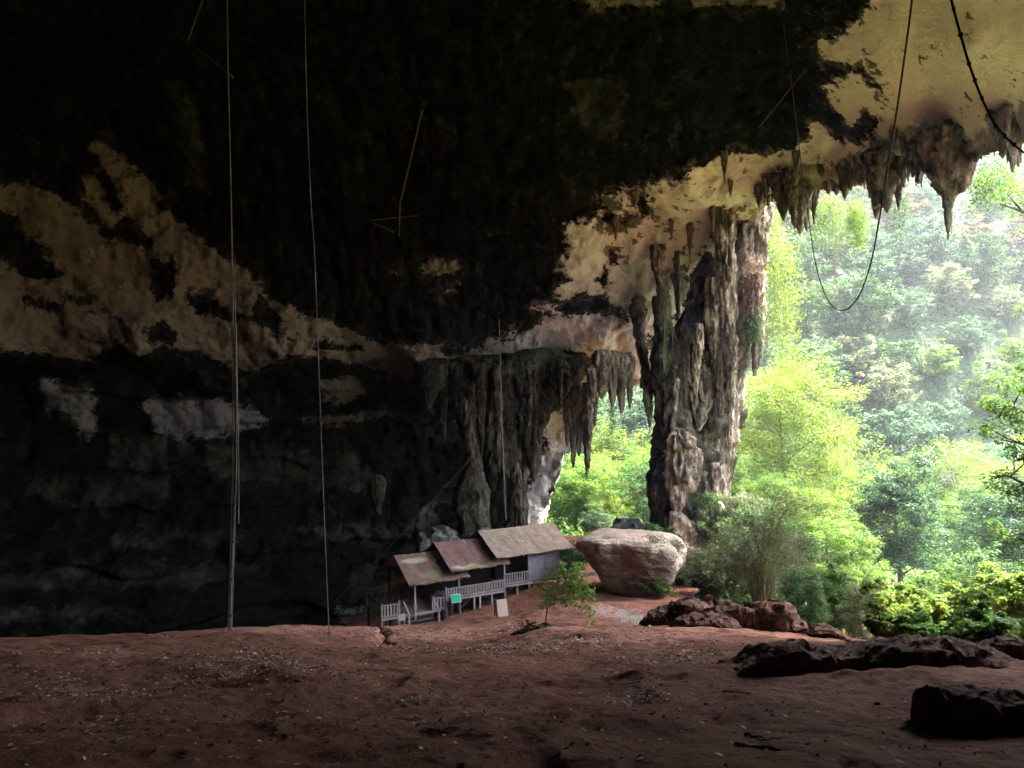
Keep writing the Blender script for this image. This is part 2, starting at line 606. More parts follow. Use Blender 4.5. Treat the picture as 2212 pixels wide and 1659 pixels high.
M = dict(
    cave=mat_cave(),
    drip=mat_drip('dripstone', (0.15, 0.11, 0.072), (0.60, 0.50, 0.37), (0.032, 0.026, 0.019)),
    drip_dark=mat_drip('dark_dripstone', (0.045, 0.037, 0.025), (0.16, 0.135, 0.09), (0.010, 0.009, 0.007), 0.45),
    drip_brown=mat_drip('brown_dripstone', (0.155, 0.118, 0.078), (0.40, 0.33, 0.235), (0.04, 0.03, 0.021)),
    ground=mat_ground(),
    rock_dark=mat_rock('dark_earthy_rock', (0.045, 0.025, 0.018), (0.125, 0.066, 0.047), (0.27, 0.145, 0.105)),
    rock_red=mat_rock('red_crusted_rock', (0.026, 0.016, 0.012), (0.085, 0.046, 0.033), (0.19, 0.105, 0.075)),
    rock_tan=mat_rock('layered_tan_rock', (0.15, 0.112, 0.08), (0.29, 0.22, 0.16), (0.46, 0.37, 0.285), 0.6, 0.35),
    rock_grey=mat_rock('mossy_grey_rock', (0.035, 0.037, 0.028), (0.10, 0.098, 0.078), (0.21, 0.20, 0.17)),
    bark=mat_bark('brown_bark', (0.035, 0.025, 0.018), (0.115, 0.085, 0.06)),
    bark_pale=mat_bark('pale_bark', (0.22, 0.2, 0.17), (0.45, 0.42, 0.38)),
    twig=mat_bark('dry_twig', (0.08, 0.055, 0.035), (0.24, 0.18, 0.11)),
    leaf_bright=mat_leaf('bright_leaf', [(0.0, (0.018, 0.045, 0.007)), (0.5, (0.048, 0.10, 0.014)), (1.0, (0.115, 0.17, 0.024))], 0.48),
    leaf_yellow=mat_leaf('yellow_leaf', [(0.0, (0.03, 0.058, 0.008)), (0.5, (0.08, 0.125, 0.014)), (1.0, (0.18, 0.205, 0.03))], 0.48),
    leaf_mid=mat_leaf('green_leaf', [(0.0, (0.010, 0.030, 0.008)), (0.5, (0.026, 0.066, 0.015)), (1.0, (0.06, 0.11, 0.026))], 0.36),
    leaf_dark=mat_leaf('dark_leaf', [(0.0, (0.014, 0.034, 0.012)), (0.5, (0.03, 0.066, 0.022)), (1.0, (0.07, 0.11, 0.045))], 0.25, 0.4),
    leaf_grey=mat_leaf('grey_green_leaf', [(0.0, (0.034, 0.045, 0.02)), (0.5, (0.085, 0.10, 0.045)), (1.0, (0.17, 0.185, 0.095))], 0.35),
    leaf_blue=mat_leaf('blue_green_leaf', [(0.0, (0.013, 0.034, 0.018)), (0.5, (0.032, 0.072, 0.036)), (1.0, (0.075, 0.125, 0.062))], 0.32),
    leaf_rust=mat_leaf('rusty_leaf', [(0.0, (0.05, 0.045, 0.02)), (0.5, (0.12, 0.08, 0.038)), (1.0, (0.21, 0.125, 0.07))], 0.3),
    leaf_red=mat_leaf('reddish_leaf', [(0.0, (0.04, 0.018, 0.018)), (0.5, (0.085, 0.04, 0.04)), (1.0, (0.12, 0.08, 0.06))], 0.2),
    leaf_fresh=mat_leaf('lit_leaf', [(0.0, (0.06, 0.14, 0.02)), (0.5, (0.13, 0.25, 0.05)), (1.0, (0.24, 0.36, 0.10))], 0.45),  # leaf colour raised to stand in for strong side light
    leaf_deep=mat_leaf('deep_green_leaf', [(0.0, (0.007, 0.024, 0.008)), (0.5, (0.02, 0.058, 0.016)), (1.0, (0.05, 0.10, 0.028))], 0.3),
    litter=mat_leaf('dry_leaf_litter', [(0.0, (0.12, 0.07, 0.048)), (0.5, (0.32, 0.22, 0.155)), (1.0, (0.66, 0.55, 0.46))], 0.1, 0.8, (1, 1, 1)),
    timber=mat_wood('grey_timber', (0.19, 0.165, 0.155), (0.40, 0.36, 0.34)),
    timber_brown=mat_wood('brown_timber', (0.06, 0.042, 0.033), (0.15, 0.105, 0.08)),
    timber_shaded=mat_wood('shaded_timber', (0.010, 0.008, 0.007), (0.026, 0.02, 0.017)),  # near-black: shade within the hut put into the wood colour
    deck=mat_wood('deck_boards', (0.13, 0.072, 0.052), (0.26, 0.16, 0.12), (1.2, 9, 8)),
    plank=mat_wood('violet_grey_planks', (0.19, 0.185, 0.20), (0.36, 0.345, 0.37), (1.0, 8, 12)),
    roof_a=mat_roof('mossy_brown_roof', (0.095, 0.056, 0.04), (0.21, 0.13, 0.095), [(2.45, 0.95, 0.95, 0.85)], [(1.6, 3.3, 1.6, 0.5)]),
    roof_b=mat_roof('reddish_brown_roof', (0.11, 0.056, 0.045), (0.20, 0.11, 0.088), [(2.6, 0.15, 1.4, 0.28)], [(1.4, 0.5, 1.5, 0.35)]),
    roof_c=mat_roof('grey_brown_roof', (0.16, 0.112, 0.078), (0.29, 0.212, 0.152)),
    sign_green=mat_plain('green_sign_paint', (0.01, 0.33, 0.17), 0.45, 0.06),
    white=mat_plain('white_paint', (0.72, 0.72, 0.68), 0.5, 0.1),
    board=mat_plain('faded_board', (0.46, 0.36, 0.285), 0.8, 0.18),
    box=mat_plain('pale_green_box', (0.17, 0.24, 0.2), 0.6, 0.1),
    barrel=mat_plain('dark_barrel', (0.05, 0.042, 0.04), 0.6, 0.2),
    rope=mat_bark('old_rope', (0.03, 0.02, 0.014), (0.075, 0.045, 0.03), 6),
    rope_pale=mat_bark('pale_rope', (0.13, 0.122, 0.124), (0.25, 0.236, 0.245), 6),
    pole=mat_bark('ironwood_pole', (0.10, 0.075, 0.06), (0.22, 0.17, 0.145), 2),
    stick=mat_bark('orange_brown_stick', (0.04, 0.026, 0.018), (0.085, 0.058, 0.04), 2),
)

# ------------------------------------------------------------------ the cave shell
S = 1.45
CTRL = [  # survey U, V, distance / S
    (0, 0, 45), (400, 0, 48), (800, 0, 48), (1200, 0, 46), (1600, 0, 42), (1900, 0, 38), (2212, 0, 32),
    (200, -350, 36), (900, -350, 37), (1600, -350, 32), (2212, -350, 25), (1100, -900, 26), (2100, -900, 20), (100, -900, 25),
    (0, 200, 54), (400, 200, 57), (800, 200, 56), (1200, 200, 54), (1600, 200, 51), (1900, 110, 41), (2100, 100, 36),
    (2000, 230, 44), (2212, 230, 38), (1800, 310, 51), (1660, 420, 57), (1900, 340, 47), (2100, 320, 42), (2300, 200, 34),
    (2600, 120, 27), (2500, -200, 23),
    (0, 400, 58), (300, 400, 61), (600, 400, 63), (900, 400, 62), (1200, 380, 59), (1480, 380, 57),
    (1300, 430, 62), (1230, 580, 65), (1400, 550, 66), (1500, 500, 63), (1450, 650, 68), (1620, 560, 66),
    (0, 600, 60), (300, 600, 63), (600, 600, 66), (900, 600, 67), (1150, 600, 66),
    (0, 740, 61), (300, 750, 64), (600, 770, 67), (900, 780, 69), (1100, 775, 70), (1300, 750, 70), (1400, 700, 69),
    (0, 820, 66), (300, 820, 70), (600, 830, 73), (850, 840, 76),
    (0, 950, 67), (300, 950, 71), (600, 950, 75), (800, 950, 78), (930, 1000, 80),
    (0, 1120, 64), (300, 1120, 68), (600, 1120, 72), (800, 1120, 75), (950, 1120, 76),
    (0, 1250, 59), (300, 1260, 62), (600, 1260, 66), (800, 1250, 69), (920, 1200, 72),
    (0, 1420, 52), (400, 1420, 54), (800, 1400, 56), (0, 1700, 46), (800, 1700, 48),
    (1190, 930, 79), (1150, 1100, 78), (1215, 870, 77), (1250, 830, 75), (1330, 815, 73), (1410, 790, 71), (1560, 700, 69), (1640, 520, 63),
    (-300, 0, 38), (-300, 600, 50), (-300, 1200, 50), (-900, 300, 38), (-900, 1100, 38),
]


def azel_of_uv(U, V):
    r = ray(U, V)
    return math.atan2(r[0], r[1]), math.atan2(r[2], math.hypot(r[0], r[1])), np.linalg.norm(r)


cp, cv = [], []
for U, V, Y in CTRL:
    r = ray(U, V)
    n = np.linalg.norm(r)
    cp.append(r / n)
    cv.append(math.log(Y * S * n))
for az, el, r in [(60, 20, 34), (75, 30, 30), (60, 50, 30), (0, 60, 36), (-60, 60, 34), (90, 60, 28), (180, 50, 30), (120, 30, 32), (180, 10, 40), (150, 0, 40),
                  (-120, 10, 40), (-80, 10, 46), (-80, -20, 40), (-60, 20, 46), (0, 88, 34), (120, -10, 34), (180, -20, 34), (-120, -20, 36), (-60, -20, 46), (90, 20, 30)]:
    a, e = RAD(az), RAD(el)
    cp.append((math.sin(a) * math.cos(e), math.cos(a) * math.cos(e), math.sin(e)))
    cv.append(math.log(r))
cp, cv = np.array(cp), np.array(cv)
cw = rbf_fit(cp, cv)


def shell_point(U, V):
    r = ray(U, V)
    n = np.linalg.norm(r)
    R = math.exp(rbf_eval(cp, cw, (r / n)[None])[0])
    return r / n * R


def shell_y(U, V):
    return float(shell_point(U, V)[1])


az = np.concatenate([np.arange(-180, -48, 4.0), np.arange(-48, -36.5, 1.2), np.arange(-36.5, 38, 0.118), np.arange(38, 50, 0.5), np.arange(50, 180.1, 4.0)])
az[-1] = 180
el = np.concatenate([np.arange(-50, -26, 3.0), np.arange(-26, 30, 0.118), np.arange(30, 40, 0.8), np.arange(40, 88, 4.0), [89.9]])
AZ, EL = np.meshgrid(RAD(1) * az, RAD(1) * el)
nA, nE = len(az), len(el)
D = np.stack([np.sin(AZ) * np.cos(EL), np.cos(AZ) * np.cos(EL), np.sin(EL)], -1).reshape(-1, 3)
R = np.exp(rbf_eval(cp, cw, D))
Pn = D * R[:, None]
front = D[:, 1] > 0.15
U_, V_ = uv_of(np.where(front[:, None], D, np.array([[9e3, 1, 0]])))
U_[~front] = 1e5
# rock relief: broad swells, ledges, hanging scallops
rel = 1.9 * fbm(Pn / 11.0, 5, 3) + 0.8 * ridged(Pn / 4.0, 4, 8) + 0.35 * fbm(Pn / 1.1, 3, 21)
zz = Pn[:, 2] + 1.6 * fbm(Pn / 14.0, 3, 31)
ledge = (np.mod(zz / 5.2 + 0.25 * fbm(Pn / 9.0, 2, 5), 1.0))
alc = np.clip((V_ - 770) / 60, 0, 1) * np.clip((1150 - U_) / 100, 0, 1) * front
rel += alc * (ledge ** 2) * 1.3 + alc * 1.5 * fbm(Pn / 5.0, 4, 33)
smooth_roof = np.clip((U_ - 1780) / 80, 0, 1) * np.clip((330 - V_) / 60, 0, 1) * front
rel *= 1 - 0.7 * smooth_roof
Pn = D * (R + rel)[:, None]


def sdf(poly, X, Y):
    """signed distance (positive inside) to a closed polygon"""
    poly = np.array(poly, float)
    d2 = np.full(len(X), 1e18)
    ins = np.zeros(len(X), bool)
    for (x1, y1), (x2, y2) in zip(poly, np.roll(poly, -1, 0)):
        ex, ey = x2 - x1, y2 - y1
        t = np.clip(((X - x1) * ex + (Y - y1) * ey) / (ex * ex + ey * ey + 1e-9), 0, 1)
        d2 = np.minimum(d2, (X - x1 - t * ex) ** 2 + (Y - y1 - t * ey) ** 2)
        c = (y1 > Y) != (y2 > Y)
        xi = x1 + (Y - y1) * ex / (ey if abs(ey) > 1e-9 else 1e-9)
        ins ^= c & (X < xi)
    d = np.sqrt(d2)
    return np.where(ins, d, -d)


MOUTH = [(1164, 1400), (1172, 1130), (1192, 1080), (1226, 970), (1246, 890), (1290, 850), (1350, 838), (1420, 822), (1490, 792), (1560, 740), (1600, 600), (1640, 455),
         (1712, 412), (1793, 408), (1875, 394), (1957, 360), (2000, 354), (2092, 350), (2143, 330), (2225, 308), (2262, 170), (2300, 20), (2400, -180), (2700, -300), (3060, -150), (3200, 700), (3230, 3000), (1250, 3000)]  # right part, out of view, is shaped to set the light and sun inside
ju = 7 * fbm(Pn / 1.3, 3, 41)
jv = 9 * fbm(Pn / 1.0, 3, 42)
mouth = sdf(MOUTH, U_ + ju, V_ + jv)
idx = np.arange(nA * nE).reshape(nE, nA)
quads = np.stack([idx[:-1, :-1], idx[1:, :-1], idx[1:, 1:], idx[:-1, 1:]], -1).reshape(-1, 4)
keep = ~(mouth[quads].mean(1) > 0)
quads = quads[keep]

BAND = [(-900, 380), (-200, 395), (0, 402), (70, 392), (130, 428), (190, 482), (236, 520), (262, 500), (262, 455), (250, 400), (225, 355), (193, 312), (215, 305), (262, 335), (300, 378), (352, 420), (338, 442), (400, 482), (452, 530), (520, 570), (572, 622), (582, 650),
        (640, 668), (700, 690), (770, 720), (850, 742), (1000, 752), (1045, 748), (1130, 752), (1130, 785), (1080, 790), (900, 797), (885, 822), (840, 820), (800, 790), (700, 772),
        (620, 772), (560, 802), (500, 792), (440, 772), (400, 762), (350, 742), (300, 770), (262, 745), (200, 772), (120, 772), (60, 762), (0, 752), (-200, 760), (-900, 780)]
BAND_HOLES = [[(325, 560), (375, 555), (388, 600), (370, 640), (340, 650), (330, 610)], [(400, 632), (450, 640), (510, 672), (560, 690), (500, 700), (430, 676)],
              [(312, 705), (350, 690), (382, 715), (370, 745), (330, 745)], [(-60, 440), (40, 470), (100, 560), (150, 590), (120, 610), (40, 590), (-60, 520)],
              [(60, 645), (130, 655), (120, 668), (60, 660)], [(140, 640), (215, 650), (220, 662), (150, 655)], [(560, 640), (620, 690), (600, 720), (540, 690)],
              [(235, 455), (300, 490), (330, 530), (290, 528), (240, 505)], [(590, 725), (700, 735), (780, 755), (690, 752)], [(940, 745), (1000, 760), (960, 768)]]
ROOF = [(2700, -300), (1960, -300), (1905, -50), (1850, 55), (1820, 75), (1762, 92), (1768, 128), (1858, 138), (1835, 160), (1782, 186), (1792, 232), (1840, 268), (1872, 226), (1890, 262), (1882, 298),
        (1850, 312), (1800, 296), (1762, 262), (1742, 292), (1722, 322), (1642, 332), (1562, 336), (1492, 362), (1472, 388), (1400, 402), (1332, 410), (1302, 428), (1312, 448), (1262, 490),
        (1226, 540), (1221, 580), (1238, 602), (1206, 622), (1212, 640), (1262, 636), (1302, 628), (1322, 655), (1362, 690), (1150, 664), (1200, 680), (1170, 694), (1100, 722), (1085, 738), (1060, 728), (1042, 745), (1060, 790),
        (1200, 778), (1190, 880), (1240, 880), (1320, 850), (1420, 850), (1700, 780), (1750, 430), (2700, 330)]
ROOF_HOLES = [[(1318, 545), (1335, 560), (1375, 600), (1330, 655), (1300, 640), (1290, 600), (1310, 570)], [(1380, 410), (1395, 425), (1402, 465), (1390, 470), (1375, 440)],
              [(1480, 600), (1525, 580), (1540, 640), (1500, 700), (1440, 690), (1490, 650)], [(1838, 128), (1860, 122), (1872, 145), (1860, 165), (1842, 160)],
              [(1210, 760), (1300, 772), (1330, 800), (1260, 802)], [(1400, 725), (1560, 735), (1560, 780), (1420, 790)], [(1310, 455), (1370, 478), (1345, 490), (1290, 478)],
              [(1860, 160), (1880, 180), (1910, 218), (1925, 215), (1900, 180), (1875, 158)]]
BROWN = [(1690, 395), (1712, 352), (1790, 345), (1880, 330), (1920, 300), (2000, 268), (2100, 290), (2212, 225), (2600, 150), (2600, 420), (2000, 460), (1760, 520), (1690, 800), (1480, 800), (1470, 720), (1560, 560), (1620, 470)]
PALE = [[(1225, 495), (1265, 490), (1310, 520), (1300, 600), (1240, 605), (1222, 580)], [(1310, 615), (1420, 600), (1500, 610), (1500, 660), (1420, 690), (1380, 660), (1330, 655)],
        [(1180, 900), (1232, 885), (1250, 900), (1225, 980), (1200, 1060), (1185, 1140), (1120, 1140), (1150, 1040), (1180, 960)], [(305, 872), (350, 862), (470, 870), (560, 880), (572, 905), (520, 938), (420, 945), (340, 925)],
        [(95, 828), (135, 822), (150, 870), (110, 885)], [(150, 838), (190, 850), (205, 900), (165, 890)], [(160, 895), (212, 905), (205, 940), (170, 935)], [(730, 1320), (790, 1312), (790, 1340), (735, 1345)], [(1205, 622), (1290, 610), (1300, 628), (1212, 640)], [(1310, 575), (1430, 560), (1470, 640), (1320, 660)]]
SPOTS = [[(178, 382), (215, 378), (232, 430), (245, 455), (270, 460), (268, 478), (235, 500), (222, 470), (180, 430)], [(912, 572), (985, 566), (990, 580), (950, 592), (918, 590)], [(840, 590), (862, 588), (858, 600)],
         [(955, 625), (985, 620), (985, 632), (960, 638)], [(690, 822), (760, 815), (800, 850), (740, 872), (700, 862)], [(660, 905), (800, 888), (850, 895), (700, 918)],
         [(1255, 0), (1400, -20), (1420, 10), (1300, 18)], [(1480, -30), (1700, -30), (1690, 15), (1500, 10)]]
OLIVE = [[(92, 822), (190, 830), (215, 900), (190, 940), (110, 900)], [(240, 945), (420, 950), (440, 1000), (380, 1020), (250, 1025)], [(60, 1030), (360, 1030), (380, 1075), (160, 1090), (60, 1060)],
         [(440, 960), (800, 985), (800, 1060), (560, 1040), (430, 1010)], [(230, 1152), (530, 1150), (520, 1168), (250, 1172)], [(655, 1145), (800, 1125), (940, 1120), (920, 1200), (800, 1180), (700, 1165)],
         [(760, 1235), (830, 1225), (900, 1250), (850, 1320), (760, 1300)], [(0, 1240), (420, 1215), (560, 1225), (420, 1262), (0, 1275)], [(0, 1320), (180, 1310), (300, 1330), (180, 1345), (0, 1345)],
         [(1230, 180), (1350, 170), (1340, 300), (1300, 320), (1240, 240)], [(370, 180), (430, 200), (450, 420), (400, 390)], [(800, 830), (1000, 830), (990, 960), (850, 930)]]
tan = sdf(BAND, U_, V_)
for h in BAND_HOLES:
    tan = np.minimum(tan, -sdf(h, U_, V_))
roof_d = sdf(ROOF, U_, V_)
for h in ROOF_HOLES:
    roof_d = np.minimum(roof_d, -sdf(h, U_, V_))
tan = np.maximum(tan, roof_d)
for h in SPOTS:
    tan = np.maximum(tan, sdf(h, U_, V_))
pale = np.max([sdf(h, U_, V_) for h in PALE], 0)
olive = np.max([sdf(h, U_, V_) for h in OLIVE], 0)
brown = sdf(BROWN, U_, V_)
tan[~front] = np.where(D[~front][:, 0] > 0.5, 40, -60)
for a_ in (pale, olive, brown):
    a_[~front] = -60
painted_dim = np.maximum(np.clip((1180 - U_) / 160, 0, 1), np.clip((260 - V_) / 60, 0, 1) * np.clip((1790 - U_) / 50, 0, 1)) * front  # left side and upper roof, where dimness is painted into the rock
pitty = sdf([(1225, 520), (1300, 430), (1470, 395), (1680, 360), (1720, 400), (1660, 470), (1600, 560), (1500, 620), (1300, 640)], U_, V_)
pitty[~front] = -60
clipd = lambda q: np.clip(q, -60, 60)
# the tan beds stand a little proud where the dark crust has peeled off them
# fold the rim of the mouth outwards so that the roof has thickness
e = np.sort(np.stack([quads, np.roll(quads, -1, 1)], -1).reshape(-1, 2), 1)
code = e[:, 0].astype(np.int64) * (nA * nE) + e[:, 1]
uq, cnt = np.unique(code, return_counts=True)
be = np.stack([uq[cnt == 1] // (nA * nE), uq[cnt == 1] % (nA * nE)], 1)
near_m = (np.abs(mouth[be]).max(1) < 60) & (np.abs(U_[be]).max(1) < 6000)
be = be[near_m]
bv = np.unique(be)
remap = -np.ones(nA * nE, np.int64)
remap[bv] = np.arange(len(bv)) + nA * nE
thick = np.linalg.norm(Pn[bv], axis=1)[:, None]
newv = Pn[bv] * (1 + 5.0 / thick) + np.array([0, 0, 2.5])
skirt = np.stack([be[:, 0], be[:, 1], remap[be[:, 1]], remap[be[:, 0]]], 1)
allv = np.vstack([Pn, newv])
allq = np.vstack([quads, skirt])
ext = lambda q: np.concatenate([clipd(q), clipd(q)[bv]])
used = np.zeros(len(allv), bool)
used[allq] = True
rm = np.cumsum(used) - 1
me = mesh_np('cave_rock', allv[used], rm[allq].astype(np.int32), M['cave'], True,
             dict(tan=ext(tan)[used], pale=ext(pale)[used], olive=ext(olive)[used], brown=ext(brown)[used], painted_dim=ext(painted_dim)[used], pitty=ext(pitty)[used]))
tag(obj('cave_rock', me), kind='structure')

# ------------------------------------------------------------------ the ground
GP = [(0, 1659, 7), (1106, 1659, 7), (2212, 1659, 7), (0, 1500, 13.2), (1106, 1500, 13.2), (1700, 1490, 13.2), (2212, 1500, 11.6), (0, 1440, 18.5), (1106, 1440, 18.5), (1600, 1440, 17),
      (0, 1387, 31), (300, 1384, 31), (497, 1367, 33), (600, 1374, 33), (712, 1397, 31), (850, 1404, 31), (1000, 1408, 30), (1140, 1372, 30), (1180, 1350, 31), (1260, 1362, 30), (1400, 1358, 32),
      (1560, 1362, 33), (1700, 1368, 33), (1800, 1372, 32), (1850, 1388, 29), (1900, 1398, 26), (2000, 1400, 23), (2212, 1425, 18.5),
      (620, 1355, 52), (520, 1352, 48), (800, 1356, 60), (720, 1385, 38), (850, 1396, 36), (1000, 1396, 37), (1060, 1390, 36), (900, 1357, 64.5), (830, 1359, 64), (990, 1337, 65), (1085, 1346, 60), (1100, 1318, 66),
      (1160, 1262, 72), (1240, 1250, 76), (1200, 1300, 62), (1180, 1345, 42), (1350, 1330, 56), (1390, 1358, 46), (1300, 1300, 66), (1350, 1290, 68), (1460, 1285, 68), (1500, 1300, 58),
      (1620, 1330, 48), (1760, 1352, 45), (1420, 1180, 90), (1500, 1185, 88), (1300, 1160, 96), (1050, 1160, 94), (700, 1388, 85), (850, 1347, 80), (760, 1376, 74), (950, 1292, 87), (400, 1380, 80), (100, 1420, 76), (300, 1400, 50), (0, 1405, 50)]
gx = [at(*q) for q in GP]
gx += [np.array(q, float) for q in [(0, 0, -1.65), (-6, 0, -1.5), (6, 0, -1.6), (0, -10, 0.5), (0, -40, 6), (40, -20, -1), (-40, -10, 0), (-40, 30, -9), (16, 4, -2.6), (26, 10, -4.5), (30, 20, -9),
                                    (24, 30, -13), (34, 40, -20), (30, 55, -23), (45, 70, -27), (60, 95, -29), (40, 110, -28), (80, 80, -30), (15, 118, -25), (10, 150, -27), (60, 150, -30), (100, 130, -31), (160, 100, -31), (20, 190, -28),
                                    (120, 200, -32), (-60, 200, -34), (-60, 100, -34), (-45, 70, -27), (-75, 75, -30), (250, 250, -32), (250, 0, -32), (0, 320, -28), (-250, 0, -10), (-200, -200, -5), (200, -200, -20), (90, 30, -26), (60, 0, -14),
                                    (0, 600, -28), (600, 0, -32), (-600, 0, -10), (0, -600, -5), (420, 420, -32), (-420, 420, -20), (420, -420, -20), (-420, -420, -5)]]
gx = np.array(gx)
gw = rbf_fit(gx[:, :2], gx[:, 2])


def ground_z(x, y, detail=True):
    X = np.stack([np.atleast_1d(x), np.atleast_1d(y)], 1).astype(float)
    z = rbf_eval(gx[:, :2], gw, X)
    if detail:
        r = np.hypot(X[:, 0], X[:, 1])
        q = np.column_stack([X, np.zeros(len(X))])
        amp = np.clip((r - 1) / 6, 0, 1)
        z = z + amp * (np.where(r > 24, 0.14, 0.24) * fbm(q / 4.0, 4, 51) + 0.17 * fbm(q / 1.3, 4, 52) - 0.12 * np.clip((fbm(q / 0.9, 3, 53) - 0.1) / 0.6, 0, 1) + 0.02 * fbm(q / 0.2, 2, 57))
    return z


def gz(x, y):
    return float(ground_z(x, y)[0])


th = np.concatenate([np.arange(-180, -42, 3.0), np.arange(-42, 42, 0.14), np.arange(42, 180.1, 3.0)])
rr = np.concatenate([[0.0], np.geomspace(0.6, 5.5, 26), np.geomspace(5.6, 125, 620), np.geomspace(129, 640, 36)])
TH, RR = np.meshgrid(RAD(1) * th, rr)
GX, GY = (RR * np.sin(TH)).ravel(), (RR * np.cos(TH)).ravel()
GZ = ground_z(GX, GY)
# the little trench that runs down from the steps of the hut
tr0, tr1 = at(816, 1352, 63), at(832, 1402, 35)
tt = np.clip(((GY - tr0[1]) / (tr1[1] - tr0[1])), 0, 1)
txx = tr0[0] + (tr1[0] - tr0[0]) * tt + 0.25 * np.sin(GY * 0.9)
tm = np.exp(-((GX - txx) / 0.28) ** 2) * ((GY > tr1[1]) & (GY < tr0[1]))
GZ -= 0.42 * tm
gU, gV = uv_of(np.column_stack([GX, np.maximum(GY, 0.01), GZ]))
bl = lambda px, py, a, b: np.exp(-((GX - px) / a) ** 2 - ((GY - py) / b) ** 2)
pp = lambda U, V, Y: at(U, V, Y)[:2]
palea = np.zeros(len(GX))
for (U, V, Y, a, b) in [(620, 1365, 45, 5, 8), (800, 1375, 48, 4, 9), (950, 1385, 42, 5, 5), (1280, 1368, 30, 3, 2.5), (1500, 1368, 31, 4, 2.5), (1700, 1385, 29, 4, 3), (1450, 1385, 28, 3, 2), (2150, 1460, 15, 2.2, 2.2), (1350, 1405, 26, 4, 3)]:
    palea = np.maximum(palea, 0.75 * bl(*pp(U, V, Y), a, b))
greya = np.maximum(0.9 * bl(*pp(1370, 1345, 52), 1.4, 9), 0.6 * bl(*pp(1310, 1320, 58), 2.0, 6))
greena = np.clip((GY - 100) / 15, 0, 1) + np.clip((GX - 0.30 * GY - 8) / 6, 0, 1) * (GY > 20)
greena = np.clip(greena, 0, 1)
gi = np.arange(len(th) * len(rr)).reshape(len(rr), len(th))
gq = np.stack([gi[:-1, :-1], gi[:-1, 1:], gi[1:, 1:], gi[1:, :-1]], -1).reshape(-1, 4)
me = mesh_np('ground', np.column_stack([GX, GY, GZ]), gq.astype(np.int32), M['ground'], True, dict(pale=palea, grey=greya, green=greena))
tag(obj('ground', me), kind='structure')


# ------------------------------------------------------------------ the hill across the valley
def hill_z(x, y):
    x, y = np.asarray(x, float), np.asarray(y, float)
    q = np.column_stack([x, y, 0 * x])
    t = np.clip(y - 168 - 0.10 * (x - 60) + 10 * fbm(q / 60, 3, 61), 0, None)
    top = 300 + 10 * fbm(q / 45, 3, 62) - 150 * np.exp(-((x - 0.445 * y) / 15) ** 2) - 60 * np.clip((0.30 - x / np.maximum(y, 1)) / 0.25, 0, 1)
    z = -31 + 1.05 * t + 5 * fbm(q / 26, 3, 63)
    return -33 + top * (1 - np.exp(-np.clip(z + 33, 0, None) / top * 1.25))


hx, hy = np.meshgrid(np.arange(-140, 520, 5.0), np.arange(158, 560, 5.0))
hv = np.column_stack([hx.ravel(), hy.ravel(), hill_z(hx.ravel(), hy.ravel())])
hi = np.arange(hx.size).reshape(hx.shape)
hq = np.stack([hi[:-1, :-1], hi[:-1, 1:], hi[1:, 1:], hi[1:, :-1]], -1).reshape(-1, 4)
HILLM = mat_plain('forest_floor', (0.035, 0.055, 0.02), 0.95, 0.3, 0.3)
tag(obj('hill', mesh_np('hill', hv, hq.astype(np.int32), HILLM)), kind='structure')

# ------------------------------------------------------------------ dripstone columns and stalactites
def interp_profile(prof, n):
    prof = np.array(prof, float)
    V = np.linspace(prof[0, 0], prof[-1, 0], n)
    L = np.interp(V, prof[:, 0], prof[:, 1])
    Rr = np.interp(V, prof[:, 0], prof[:, 2])
    return V, L, Rr


